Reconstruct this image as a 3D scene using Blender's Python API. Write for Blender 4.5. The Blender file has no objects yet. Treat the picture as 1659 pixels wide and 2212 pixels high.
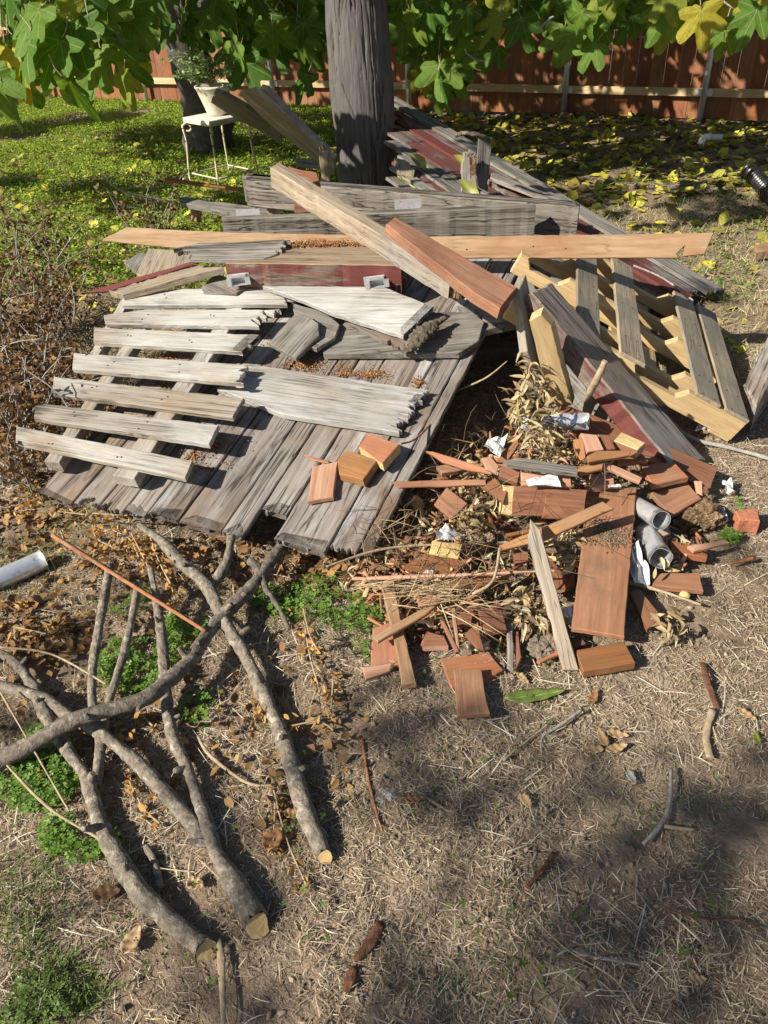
import bpy, bmesh, math, random
import numpy as np
from mathutils import Matrix, Vector
R = math.radians
rng = np.random.default_rng(7)
random.seed(7)
SC = bpy.context.scene
COL = SC.collection

# ---------------------------------------------------------------- camera, sky, sun, exposure
CAM_H, PITCH, ROLL, FOC = 1.6, R(36), R(3), 1660.0
FW = np.array([0, math.cos(PITCH), -math.sin(PITCH)])
UP0 = np.array([0, math.sin(PITCH), math.cos(PITCH)])
RT0 = np.array([1.0, 0, 0])
RT = math.cos(ROLL) * RT0 - math.sin(ROLL) * UP0
UP = math.sin(ROLL) * RT0 + math.cos(ROLL) * UP0
EYE = np.array([0, 0, CAM_H])
cd = bpy.data.cameras.new('camera')
cd.sensor_fit = 'VERTICAL'; cd.sensor_height = 36.0; cd.lens = 36.0 * FOC / 2212.0
cd.clip_start = 0.05; cd.clip_end = 500
cam = bpy.data.objects.new('camera', cd); COL.objects.link(cam)
cam.matrix_world = Matrix(((RT[0], UP[0], -FW[0], 0), (RT[1], UP[1], -FW[1], 0), (RT[2], UP[2], -FW[2], CAM_H), (0, 0, 0, 1)))
SC.camera = cam

SUN_EL = R(36)
SUN_FROM = np.array([-0.87, -0.49])            # horizontal direction towards the sun
SUN_FROM = SUN_FROM / np.linalg.norm(SUN_FROM)
TOSUN = np.array([SUN_FROM[0] * math.cos(SUN_EL), SUN_FROM[1] * math.cos(SUN_EL), math.sin(SUN_EL)])
w = bpy.data.worlds.new('World'); SC.world = w; w.use_nodes = True
nt = w.node_tree
sky = nt.nodes.new('ShaderNodeTexSky'); sky.sky_type = 'NISHITA'; sky.sun_disc = False
sky.sun_elevation = SUN_EL; sky.sun_rotation = math.atan2(SUN_FROM[0], SUN_FROM[1])
nt.links.new(sky.outputs[0], nt.nodes['Background'].inputs[0])
nt.nodes['Background'].inputs[1].default_value = 0.052
sl = bpy.data.lights.new('sun', 'SUN'); sl.energy = 5.0; sl.angle = R(0.53); sl.color = (1.0, 0.93, 0.82)
so = bpy.data.objects.new('sun', sl); COL.objects.link(so)
so.rotation_euler = Vector(-TOSUN).to_track_quat('-Z', 'Y').to_euler()
SC.view_settings.view_transform = 'Standard'; SC.view_settings.look = 'None'
SC.view_settings.exposure = 0.74; SC.view_settings.gamma = 1.0
SC.render.engine = 'CYCLES'
SC.cycles.use_denoising = True
SC.cycles.max_bounces = 6; SC.cycles.diffuse_bounces = 3; SC.cycles.glossy_bounces = 3
SC.cycles.transmission_bounces = 4; SC.cycles.transparent_max_bounces = 6

# ---------------------------------------------------------------- helpers
def ray(x, y):
    return FW + RT * (x - 829.5) / FOC - UP * (y - 1106) / FOC
def W(u, v, z=0.0):
    d = ray(u, v); return EYE + d * ((z - CAM_H) / d[2])
def depth_at(p):
    return float((np.asarray(p) - EYE) @ FW)
ZOOM = {'A': (0, 0, .5), 'B': (829.5, 0, .5), '3': (0, 484, .5), '4': (484, 328, .5), '5': (829.5, 484, .5), '6': (0, 864, .5),
        '7': (760, 864, .5), '8': (0, 1348, .5), 'a': (1071, 518.4, .3437), 'b': (795, 933, .2604), 'c': (1192, 916, .2604),
        'd': (777.6, 1209.6, .2604), 'e': (363, 155.5, .3125), 'f': (829.5, 224.6, .3125), 'g': (829.5, 1417, .5), 'u': (0, 0, 1)}
def q(k, *c):
    ou, ov, s = ZOOM[k]
    return [(ou + c[i] * s, ov + c[i + 1] * s) for i in range(0, len(c), 2)]

def _h(ix, iy, seed):
    n = (ix * 374761393 + iy * 668265263 + seed * 1442695041) & 0xFFFFFFFF
    n = ((n ^ (n >> 13)) * 1274126177) & 0xFFFFFFFF
    return ((n ^ (n >> 16)) & 0xFFFFFF) / float(0xFFFFFF)
def vnoise(x, y, seed=0):
    x = np.asarray(x, float); y = np.asarray(y, float)
    ix = np.floor(x).astype(np.int64); iy = np.floor(y).astype(np.int64)
    fx = x - ix; fy = y - iy; fx = fx * fx * (3 - 2 * fx); fy = fy * fy * (3 - 2 * fy)
    a = _h(ix, iy, seed); b = _h(ix + 1, iy, seed); c = _h(ix, iy + 1, seed); d = _h(ix + 1, iy + 1, seed)
    return (a * (1 - fx) + b * fx) * (1 - fy) + (c * (1 - fx) + d * fx) * fy - 0.5
def fbm(x, y, f, o=3, seed=0):
    s = 0; a = 1.0
    for i in range(o):
        s = s + a * vnoise(x * f, y * f, seed + i * 17); f *= 2.03; a *= .5
    return s
def mound(x, y):
    x = np.asarray(x, float); y = np.asarray(y, float)
    return (.10 * np.exp(-((x - .45) / .36) ** 2 - ((y - 2.12) / .26) ** 2)
            + .05 * np.exp(-((x - 1.05) / .16) ** 2 - ((y - 2.22) / .13) ** 2)
            + .03 * np.exp(-((x - 3.4) / .7) ** 2 - ((y - 7.7) / .6) ** 2))
def gz(x, y):
    x = np.asarray(x, float); y = np.asarray(y, float)
    return mound(x, y) + .035 * fbm(x, y, .8, 2, 3) + .020 * fbm(x, y, 5, 3, 5) + .012 * fbm(x, y, 24, 2, 9)

def tag(o, label=None, cat=None, group=None, kind=None):
    if label: o['label'] = label
    if cat: o['category'] = cat
    if group: o['group'] = group
    if kind: o['kind'] = kind
    return o
PLOC = {}
def thing(name, label, cat, loc, group=None):
    o = bpy.data.objects.new(name, None); COL.objects.link(o)
    o.location = [float(t) for t in loc]; o.empty_display_size = .05
    PLOC[o.name] = Matrix.Translation(o.location)
    return tag(o, label, cat, group)
def link(name, me, M=None, parent=None):
    o = bpy.data.objects.new(name, me); COL.objects.link(o)
    M = M if M is not None else Matrix.Identity(4)
    PLOC[o.name] = M.copy()
    if parent is not None:
        o.parent = parent
        o.matrix_basis = PLOC[parent.name].inverted() @ M
    else:
        o.matrix_basis = M
    return o
def frame(o, x, y, z):
    return Matrix(((x[0], y[0], z[0], o[0]), (x[1], y[1], z[1], o[1]), (x[2], y[2], z[2], o[2]), (0, 0, 0, 1)))
def unit(v):
    v = np.asarray(v, float); return v / (np.linalg.norm(v) + 1e-12)
def mesh_np(name, V, Fc, mat=None, cols=None, smooth=False):
    V = np.asarray(V, np.float32); Fc = np.asarray(Fc, np.int32)
    me = bpy.data.meshes.new(name); k = Fc.shape[1]; n = len(Fc)
    me.vertices.add(len(V)); me.vertices.foreach_set('co', V.ravel())
    me.loops.add(n * k); me.loops.foreach_set('vertex_index', Fc.ravel())
    me.polygons.add(n); me.polygons.foreach_set('loop_start', np.arange(0, n * k, k, dtype=np.int32))
    if cols is not None:
        a = me.color_attributes.new('Col', 'FLOAT_COLOR', 'POINT')
        c4 = np.ones((len(V), 4), np.float32); c4[:, :3] = cols; a.data.foreach_set('color', c4.ravel())
    if mat: me.materials.append(mat)
    me.update(calc_edges=True)
    if smooth: me.polygons.foreach_set('use_smooth', np.ones(n, bool))
    return me
def scatter_mesh(name, tv, tf, pos, rot, scl, cols, mat, smooth=False):
    tv = np.asarray(tv, float); tf = np.asarray(tf, int); n = len(pos)
    if np.ndim(scl) == 1: scl = np.repeat(np.asarray(scl)[:, None], 3, 1)
    V = np.einsum('nij,nkj->nki', rot, tv[None] * scl[:, None, :]) + np.asarray(pos)[:, None, :]
    Fc = tf[None] + (np.arange(n) * len(tv))[:, None, None]
    C = np.repeat(np.asarray(cols)[:, None, :], len(tv), 1).reshape(-1, 3)
    return mesh_np(name, V.reshape(-1, 3), Fc.reshape(-1, tf.shape[1]), mat, C, smooth)
def rot_zxy(yaw, pit, rol):
    cz, sz, cx, sx, cy, sy = np.cos(yaw), np.sin(yaw), np.cos(pit), np.sin(pit), np.cos(rol), np.sin(rol)
    z0 = np.zeros_like(cz); o1 = np.ones_like(cz)
    A = np.stack([np.stack([cz, -sz, z0], -1), np.stack([sz, cz, z0], -1), np.stack([z0, z0, o1], -1)], 1)
    B = np.stack([np.stack([o1, z0, z0], -1), np.stack([z0, cx, -sx], -1), np.stack([z0, sx, cx], -1)], 1)
    C = np.stack([np.stack([cy, z0, sy], -1), np.stack([z0, o1, z0], -1), np.stack([-sy, z0, cy], -1)], 1)
    return A @ B @ C
def mixcol(n, *cs):
    cs = np.array(cs); i = rng.integers(0, len(cs), n); j = rng.integers(0, len(cs), n); t = rng.random(n)[:, None] * .5
    return (cs[i] * (1 - t) + cs[j] * t) * (0.75 + .5 * rng.random(n))[:, None]

# ---------------------------------------------------------------- materials
def newmat(name):
    m = bpy.data.materials.new(name); m.use_nodes = True
    return m, m.node_tree.nodes, m.node_tree.links, m.node_tree.nodes['Principled BSDF']
def ramp(N, stops):
    r = N.new('ShaderNodeValToRGB'); e = r.color_ramp.elements
    while len(e) < len(stops): e.new(0.5)
    for k, (p, c) in enumerate(stops):
        e[k].position = p; e[k].color = (*c, 1) if len(c) == 3 else c
    return r
def noise(N, L, vec, scale, detail=4, rough=.6, dist=0.0):
    n = N.new('ShaderNodeTexNoise'); n.inputs['Scale'].default_value = scale; n.inputs['Detail'].default_value = detail
    n.inputs['Roughness'].default_value = rough; n.inputs['Distortion'].default_value = dist
    L.new(vec, n.inputs['Vector']); return n
def mapping(N, L, vec, s, addv=None):
    m = N.new('ShaderNodeMapping'); m.inputs['Scale'].default_value = s
    L.new(vec, m.inputs['Vector'])
    if addv is not None: L.new(addv, m.inputs['Location'])
    return m.outputs[0]
def mixc(N, L, fac, a, b, mode='MIX'):
    m = N.new('ShaderNodeMix'); m.data_type = 'RGBA'; m.blend_type = mode
    for s, i in ((fac, 0), (a, 6), (b, 7)):
        if isinstance(s, (int, float)): m.inputs[i].default_value = s
        elif isinstance(s, tuple): m.inputs[i].default_value = (*s, 1)
        else: L.new(s, m.inputs[i])
    return m.outputs[2]
def math_n(N, L, op, a, b=0.0, c=None):
    m = N.new('ShaderNodeMath'); m.operation = op
    for i, s in enumerate((a, b) if c is None else (a, b, c)):
        if isinstance(s, (int, float)): m.inputs[i].default_value = s
        else: L.new(s, m.inputs[i])
    return m.outputs[0]
def wood(name, dark, mid, light, stain=None, stain_cov=.5, crack=.0, paint=None, paint_cov=.5, grain=14.0, rough=.8, bump=.35,
         dirt=None, vary=.35, spec=.3, stain_scale=2.5, long=1.0, paint_scale=3.0, paint_edge=.07):
    """weathered or fresh timber; grain runs along the object's own X"""
    m, N, L, B = newmat(name)
    tc = N.new('ShaderNodeTexCoord'); oi = N.new('ShaderNodeObjectInfo')
    off = N.new('ShaderNodeVectorMath'); off.operation = 'SCALE'; off.inputs[0].default_value = (37.1, 53.7, 19.3)
    L.new(oi.outputs['Random'], off.inputs['Scale'])
    ad = N.new('ShaderNodeVectorMath'); ad.operation = 'ADD'; L.new(tc.outputs['Object'], ad.inputs[0]); L.new(off.outputs[0], ad.inputs[1])
    P = ad.outputs[0]
    n1 = noise(N, L, mapping(N, L, P, (2.0 * long, grain * 1.9, grain * 1.9)), 1.0, 6, .68, .9)
    n2 = noise(N, L, mapping(N, L, P, (5 * long, grain * 7.5, grain * 7.5)), 1.0, 5, .75, .6)
    base = ramp(N, [(.28, dark), (.5, mid), (.72, light)])
    L.new(n1.outputs[0], base.inputs[0])
    g = ramp(N, [(.3, (.66, .64, .62)), (.55, (1, 1, 1)), (.8, (1.15, 1.14, 1.12))]); L.new(n2.outputs[0], g.inputs[0])
    col = mixc(N, L, .85, base.outputs[0], g.outputs[0], 'MULTIPLY')
    n3 = noise(N, L, P, stain_scale, 5, .6, .6)
    if stain:
        s = ramp(N, [(max(0, .62 - stain_cov * .4), (0, 0, 0)), (min(1, .8 - stain_cov * .3), (1, 1, 1))]); L.new(n3.outputs[0], s.inputs[0])
        col = mixc(N, L, s.outputs[0], col, mixc(N, L, .7, stain, g.outputs[0], 'MULTIPLY'))
    hgt = math_n(N, L, 'ADD', math_n(N, L, 'MULTIPLY', n1.outputs[0], .5), n2.outputs[0])
    if crack > 0:
        n4 = noise(N, L, mapping(N, L, P, (1.3 * long, grain * 2.2, grain * 2.2)), 1.0, 3, .5, 1.2)
        d = math_n(N, L, 'ABSOLUTE', math_n(N, L, 'SUBTRACT', n4.outputs[0], .5))
        ck = ramp(N, [(.004, (1, 1, 1)), (.018 + .03 * crack, (0, 0, 0))]); L.new(d, ck.inputs[0])
        n5 = noise(N, L, P, 6, 2); k2 = ramp(N, [(.38, (0, 0, 0)), (.52, (1, 1, 1))]); L.new(n5.outputs[0], k2.inputs[0])
        cm = math_n(N, L, 'MULTIPLY', ck.outputs[0], k2.outputs[0])
        col = mixc(N, L, math_n(N, L, 'MULTIPLY', cm, min(1, crack)), col, (dark[0] * .3, dark[1] * .28, dark[2] * .26))
        hgt = math_n(N, L, 'SUBTRACT', hgt, math_n(N, L, 'MULTIPLY', cm, 1.2))
    rgh = rough
    if paint:
        n6 = noise(N, L, mapping(N, L, P, (paint_scale, paint_scale * 4.5, paint_scale * 4.5)), 1.0, 9, .72, .5)
        n7 = noise(N, L, P, 1.6, 2)
        pm = math_n(N, L, 'ADD', n6.outputs[0], math_n(N, L, 'MULTIPLY', math_n(N, L, 'SUBTRACT', n7.outputs[0], .5), .7))
        t = .74 - .48 * paint_cov
        pr = ramp(N, [(t, (0, 0, 0)), (t + paint_edge, (1, 1, 1))]); L.new(pm, pr.inputs[0])
        pc = mixc(N, L, .3, paint, g.outputs[0], 'MULTIPLY')
        col = mixc(N, L, pr.outputs[0], col, pc)
        hgt = math_n(N, L, 'ADD', hgt, math_n(N, L, 'MULTIPLY', pr.outputs[0], .35))
    if dirt:
        n8 = noise(N, L, P, 4.5, 7, .7); dr = ramp(N, [(.5, (0, 0, 0)), (.66, (1, 1, 1))]); L.new(n8.outputs[0], dr.inputs[0])
        col = mixc(N, L, math_n(N, L, 'MULTIPLY', dr.outputs[0], .75), col, dirt)
    vr = N.new('ShaderNodeMapRange'); vr.inputs[3].default_value = 1 - vary / 2; vr.inputs[4].default_value = 1 + vary / 2
    L.new(oi.outputs['Random'], vr.inputs[0])
    hs = N.new('ShaderNodeHueSaturation'); L.new(vr.outputs[0], hs.inputs['Value']); L.new(col, hs.inputs['Color'])
    hr = N.new('ShaderNodeMapRange'); hr.inputs[3].default_value = .5 - .010 * vary; hr.inputs[4].default_value = .5 + .014 * vary; L.new(math_n(N, L, 'FRACT', math_n(N, L, 'MULTIPLY', oi.outputs['Random'], 7.31)), hr.inputs[0]); L.new(hr.outputs[0], hs.inputs['Hue'])
    sr = N.new('ShaderNodeMapRange'); sr.inputs[3].default_value = 1 - .16 * vary; sr.inputs[4].default_value = 1 + .15 * vary; L.new(math_n(N, L, 'FRACT', math_n(N, L, 'MULTIPLY', oi.outputs['Random'], 13.7)), sr.inputs[0]); L.new(sr.outputs[0], hs.inputs['Saturation'])
    L.new(hs.outputs[0], B.inputs['Base Color'])
    B.inputs['Roughness'].default_value = rgh; B.inputs['Specular IOR Level'].default_value = spec
    bp = N.new('ShaderNodeBump'); bp.inputs['Strength'].default_value = bump; bp.inputs['Distance'].default_value = .006
    L.new(hgt, bp.inputs['Height']); L.new(bp.outputs[0], B.inputs['Normal'])
    return m
def colmat(name, rough=.8, trans=0.0, spec=.25, noise_amp=.25, nscale=60, bump=0.0):
    """colour from the piece's own 'Col' attribute"""
    m, N, L, B = newmat(name)
    at = N.new('ShaderNodeAttribute'); at.attribute_name = 'Col'
    tc = N.new('ShaderNodeTexCoord'); n = noise(N, L, tc.outputs['Object'], nscale, 3)
    r = ramp(N, [(.3, (1 - noise_amp,) * 3), (.7, (1 + noise_amp,) * 3)]); L.new(n.outputs[0], r.inputs[0])
    c = mixc(N, L, 1.0, at.outputs['Color'], r.outputs[0], 'MULTIPLY')
    L.new(c, B.inputs['Base Color']); B.inputs['Roughness'].default_value = rough; B.inputs['Specular IOR Level'].default_value = spec
    if bump:
        bp = N.new('ShaderNodeBump'); bp.inputs['Strength'].default_value = bump; bp.inputs['Distance'].default_value = .003
        L.new(n.outputs[0], bp.inputs['Height']); L.new(bp.outputs[0], B.inputs['Normal'])
    if trans:
        t = N.new('ShaderNodeBsdfTranslucent'); L.new(c, t.inputs[0])
        mx = N.new('ShaderNodeMixShader'); mx.inputs[0].default_value = trans
        L.new(B.outputs[0], mx.inputs[1]); L.new(t.outputs[0], mx.inputs[2])
        L.new(mx.outputs[0], N['Material Output'].inputs[0])
    return m
def plain(name, c, rough=.6, metal=0.0, var=.15, nscale=12, bump=.1, spec=.4, c2=None, cov=.5):
    m, N, L, B = newmat(name)
    tc = N.new('ShaderNodeTexCoord'); n = noise(N, L, tc.outputs['Object'], nscale, 6, .65)
    r = ramp(N, [(.3, (1 - var,) * 3), (.7, (1 + var,) * 3)]); L.new(n.outputs[0], r.inputs[0])
    col = mixc(N, L, 1.0, c, r.outputs[0], 'MULTIPLY')
    if c2:
        n2 = noise(N, L, tc.outputs['Object'], nscale * .6, 8, .7); r2 = ramp(N, [(.68 - .35 * cov, (0, 0, 0)), (.76 - .3 * cov, (1, 1, 1))])
        L.new(n2.outputs[0], r2.inputs[0]); col = mixc(N, L, r2.outputs[0], col, c2)
    L.new(col, B.inputs['Base Color']); B.inputs['Roughness'].default_value = rough; B.inputs['Metallic'].default_value = metal
    B.inputs['Specular IOR Level'].default_value = spec
    if bump:
        bp = N.new('ShaderNodeBump'); bp.inputs['Strength'].default_value = bump; bp.inputs['Distance'].default_value = .01
        L.new(n.outputs[0], bp.inputs['Height']); L.new(bp.outputs[0], B.inputs['Normal'])
    return m

MAROON = (.14, .040, .034)
M = {}
M['deck'] = wood('weathered_deck_wood', (.135, .116, .10), (.255, .228, .202), (.36, .332, .305), stain=(.21, .145, .098), stain_cov=.38, crack=.9, paint=(.52, .52, .515), paint_cov=.36, grain=11, paint_edge=.25, vary=.3, paint_scale=2.0)
M['white'] = wood('white_flaking_wood', (.22, .19, .16), (.35, .32, .27), (.45, .42, .36), stain=(.33, .26, .18), stain_cov=.4, crack=.8, paint=(.56, .55, .515), paint_cov=.58, grain=18, paint_edge=.3, vary=.14, paint_scale=1.6)
M['white2'] = wood('greyed_white_wood', (.22, .205, .185), (.36, .345, .32), (.45, .435, .41), stain=(.30, .25, .18), stain_cov=.3, crack=.7, paint=(.56, .555, .54), paint_cov=.55, grain=18, paint_edge=.35, vary=.1, paint_scale=1.4)
M['grey'] = wood('grey_weathered_timber', (.15, .13, .112), (.315, .285, .25), (.43, .40, .355), stain=(.26, .195, .145), stain_cov=.3, crack=1.0, grain=20, vary=.2)
M['greyred'] = wood('grey_timber_red_traces', (.15, .13, .112), (.32, .29, .255), (.43, .40, .355), crack=1.0, paint=(.20, .085, .07), paint_cov=.2, grain=20, vary=.15, paint_scale=4)
M['beam'] = wood('dark_weathered_beam', (.095, .08, .066), (.20, .176, .148), (.285, .256, .222), crack=1.0, paint=(.17, .08, .066), paint_cov=.16, grain=15, vary=.15, paint_scale=4)
M['oldbrown'] = wood('brown_old_beam', (.17, .12, .075), (.29, .215, .14), (.38, .295, .20), crack=.9, grain=12, vary=.1)
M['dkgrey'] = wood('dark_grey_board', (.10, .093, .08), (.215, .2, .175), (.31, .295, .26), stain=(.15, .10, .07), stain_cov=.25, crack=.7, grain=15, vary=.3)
M['tan'] = wood('sun_tanned_timber', (.20, .15, .10), (.345, .275, .195), (.44, .365, .27), stain=(.29, .26, .22), stain_cov=.5, crack=.5, grain=15, vary=.15)
M['orange'] = wood('orange_cedar_board', (.26, .155, .085), (.36, .24, .14), (.44, .31, .195), stain=(.30, .165, .085), stain_cov=.45, crack=.3, grain=8, vary=.1, bump=.15)
M['pine'] = wood('fresh_pine', (.40, .265, .12), (.53, .385, .195), (.62, .47, .27), grain=13, vary=.2, bump=.14, crack=.1)
M['palgrey'] = wood('greying_pallet_board', (.20, .155, .10), (.37, .30, .20), (.50, .42, .29), stain=(.24, .215, .17), stain_cov=.6, grain=13, vary=.2, bump=.25, crack=.25)
M['red'] = wood('redwood_scrap', (.235, .098, .049), (.315, .14, .071), (.38, .182, .10), stain=(.20, .088, .048), stain_cov=.45, grain=13, vary=.75, bump=.25, crack=.4, dirt=(.20, .135, .085))
M['redpale'] = wood('pale_redwood', (.36, .185, .115), (.47, .27, .18), (.56, .345, .24), stain=(.36, .16, .09), stain_cov=.4, grain=13, vary=.25, bump=.15)
M['redbr'] = wood('bright_redwood_cut', (.295, .125, .056), (.375, .168, .078), (.44, .215, .11), stain=(.27, .115, .055), stain_cov=.3, grain=15, vary=.6, bump=.2, crack=.3, dirt=(.24, .15, .09))
M['reddirt'] = wood('muddy_redwood', (.24, .11, .058), (.30, .146, .08), (.36, .19, .11), grain=9, vary=.15, bump=.2, dirt=(.15, .105, .065), long=.8)
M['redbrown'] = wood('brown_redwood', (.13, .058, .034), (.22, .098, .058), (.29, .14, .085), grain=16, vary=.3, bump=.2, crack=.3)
M['maroon'] = wood('maroon_painted_timber', (.10, .07, .055), (.20, .15, .12), (.28, .22, .18), crack=.5, paint=MAROON, paint_cov=.78, grain=14, vary=.15, paint_scale=3)
M['maroonworn'] = wood('worn_maroon_siding', (.10, .08, .07), (.20, .175, .155), (.28, .25, .225), crack=.8, paint=(.145, .05, .042), paint_cov=.62, grain=14, vary=.25, paint_scale=2)
M['sidegrey'] = wood('grey_siding', (.11, .097, .084), (.235, .21, .185), (.32, .295, .262), crack=.8, paint=(.16, .06, .05), paint_cov=.12, grain=14, vary=.4, paint_scale=2)
M['yellow'] = wood('yellow_end_grain', (.42, .29, .12), (.57, .42, .19), (.66, .51, .26), grain=20, vary=.2, bump=.2, long=8)
M['rot'] = plain('rotten_wood', (.16, .105, .06), .95, 0, .6, 45, .9, .1, c2=(.32, .22, .13), cov=.5)
M['rotgrey'] = plain('rotten_bark', (.12, .10, .075), .95, 0, .6, 60, 1.0, .1, c2=(.26, .235, .17), cov=.4)
M['fence'] = wood('cedar_fence', (.19, .075, .032), (.29, .125, .058), (.37, .17, .085), stain=(.22, .085, .038), stain_cov=.4, grain=9, vary=.45, bump=.15, rough=.75)
M['rail'] = wood('pine_rail', (.42, .29, .145), (.55, .40, .22), (.64, .50, .31), grain=12, vary=.15, bump=.12)
M['galv'] = plain('galvanised_steel', (.78, .80, .83), .27, .62, .12, 40, .05, .5, c2=(.45, .47, .48), cov=.35)
M['galvdull'] = plain('dull_galvanised_steel', (.64, .66, .67), .42, .65, .15, 50, .08, .5, c2=(.40, .41, .41), cov=.4)
M['paper'] = plain('white_paper', (.58, .58, .57), .8, 0, .05, 30, .05)
M['pvc'] = plain('pvc', (.62, .60, .54), .4, 0, .08, 20, .05, c2=(.35, .28, .18), cov=.12)
M['black'] = plain('black_plastic', (.012, .012, .013), .32, 0, .2, 20, .05, .5)
M['brick'] = plain('brick', (.42, .16, .085), .9, 0, .25, 50, .6, c2=(.33, .22, .14), cov=.2)
M['conc'] = plain('concrete', (.42, .42, .40), .95, 0, .35, 40, 1.0, c2=(.2, .19, .17), cov=.3)
M['dirtc'] = plain('dry_soil_lump', (.20, .155, .115), .95, 0, .35, 40, 1.0)
M['iron'] = plain('cream_painted_iron', (.56, .50, .36), .6, 0, .15, 40, .2, c2=(.25, .14, .06), cov=.18)
M['marble'] = plain('cream_marble', (.66, .63, .55), .5, 0, .12, 8, .05)
M['ceramic'] = plain('cream_ceramic', (.62, .57, .45), .45, 0, .15, 18, .15, c2=(.36, .33, .18), cov=.25)
M['bark'] = plain('branch_bark', (.215, .182, .142), .92, 0, .55, 60, 1.0, .15, c2=(.44, .395, .31), cov=.40)
M['barkdk'] = plain('dark_branch_bark', (.17, .143, .115), .92, 0, .5, 60, 1.0, .15, c2=(.33, .29, .23), cov=.34)
M['cut'] = plain('sawn_branch_end', (.60, .42, .19), .85, 0, .2, 60, .3)
M['figbark'] = plain('fig_bark', (.095, .088, .078), .9, 0, .35, 14, .6, .2, c2=(.05, .047, .042), cov=.35)
M['twig'] = plain('dry_twig', (.36, .28, .18), .85, 0, .3, 60, .4, .2)
M['twiggrey'] = plain('grey_twig', (.30, .28, .25), .85, 0, .35, 50, .5, .2)
M['twigred'] = plain('orange_stick', (.31, .135, .065), .8, 0, .35, 40, .4, .2, c2=(.30, .22, .13), cov=.35)
M['barkred'] = plain('red_brown_bark', (.15, .075, .045), .9, 0, .5, 60, .9, .1, c2=(.26, .15, .09), cov=.4)
def wrap_mat():
    m, N, L, B = newmat('clear_plastic'); B.inputs['Base Color'].default_value = (.8, .8, .8, 1); B.inputs['Roughness'].default_value = .25
    t = N.new('ShaderNodeBsdfTransparent'); mx = N.new('ShaderNodeMixShader'); mx.inputs[0].default_value = .3
    L.new(t.outputs[0], mx.inputs[1]); L.new(B.outputs[0], mx.inputs[2]); L.new(mx.outputs[0], N['Material Output'].inputs[0]); return m
M['wrap'] = wrap_mat()
M['ink'] = plain('dark_ink', (.05, .045, .045), .8, 0, .2, 30, 0)
def tag_mat():
    m, N, L, B = newmat('printed_tag'); tc = N.new('ShaderNodeTexCoord'); s = N.new('ShaderNodeSeparateXYZ'); L.new(tc.outputs['Object'], s.inputs[0])
    r_ = math_n(N, L, 'LESS_THAN', s.outputs[0], -.002); n = noise(N, L, mapping(N, L, tc.outputs['Object'], (900, 60, 60)), 1, 2); k = math_n(N, L, 'GREATER_THAN', n.outputs[0], .53)
    c = mixc(N, L, k, (.62, .6, .57), mixc(N, L, r_, (.06, .05, .05), (.45, .06, .04))); L.new(c, B.inputs['Base Color']); return m
M['tagprint'] = tag_mat()
M['col'] = colmat('leafy_litter', .75, .18, .25, .25, 60)
M['leaf'] = colmat('soft_green', .55, .35, .35, .2, 90)
M['straw'] = colmat('dry_straw', .8, .15, .25, .2, 80)
M['clod'] = colmat('soil_clods', .95, 0, .1, .35, 70, .5)
M['crumb'] = colmat('wood_crumb', .95, 0, .1, .3, 200)

# ---------------------------------------------------------------- shape builders
def plane_of(spec, pix, rel=False):
    """three (u,v,z) anchors, or z, or (z, slope_x, slope_y) about the outline's centre -> point, normal"""
    if isinstance(spec, (list, tuple)) and spec[0] == 'axis':      # ('axis', (u,v,z), (u,v,z), roll): level across unless rolled
        A, B = W(*spec[1]), W(*spec[2]); ax = unit(B - A); h = unit(np.cross(ax, (0, 0, 1))); n = unit(np.cross(h, ax)); n = n if n[2] > 0 else -n
        if len(spec) > 3: n = unit(n * math.cos(spec[3]) + h * math.sin(spec[3]))
        return A, n
    if isinstance(spec, (list, tuple)) and isinstance(spec[0], (list, tuple)):
        A, B, C = [W(*s) for s in spec]
        n = unit(np.cross(B - A, C - A)); n = n if n[2] > 0 else -n
        return A, n
    if not isinstance(spec, (list, tuple)): spec = (spec, 0, 0)
    cu = sum(p[0] for p in pix) / len(pix); cv = sum(p[1] for p in pix) / len(pix)
    z = spec[0]; P0 = W(cu, cv, z)
    if rel:
        for _ in range(4):
            P0 = W(cu, cv, spec[0] + float(mound(P0[0], P0[1])))
    return P0, unit((-spec[1], -spec[2], 1.0))
def hit(pl, u, v):
    A, n = pl; d = ray(u, v); return EYE + d * (((A - EYE) @ n) / (d @ n))
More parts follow.
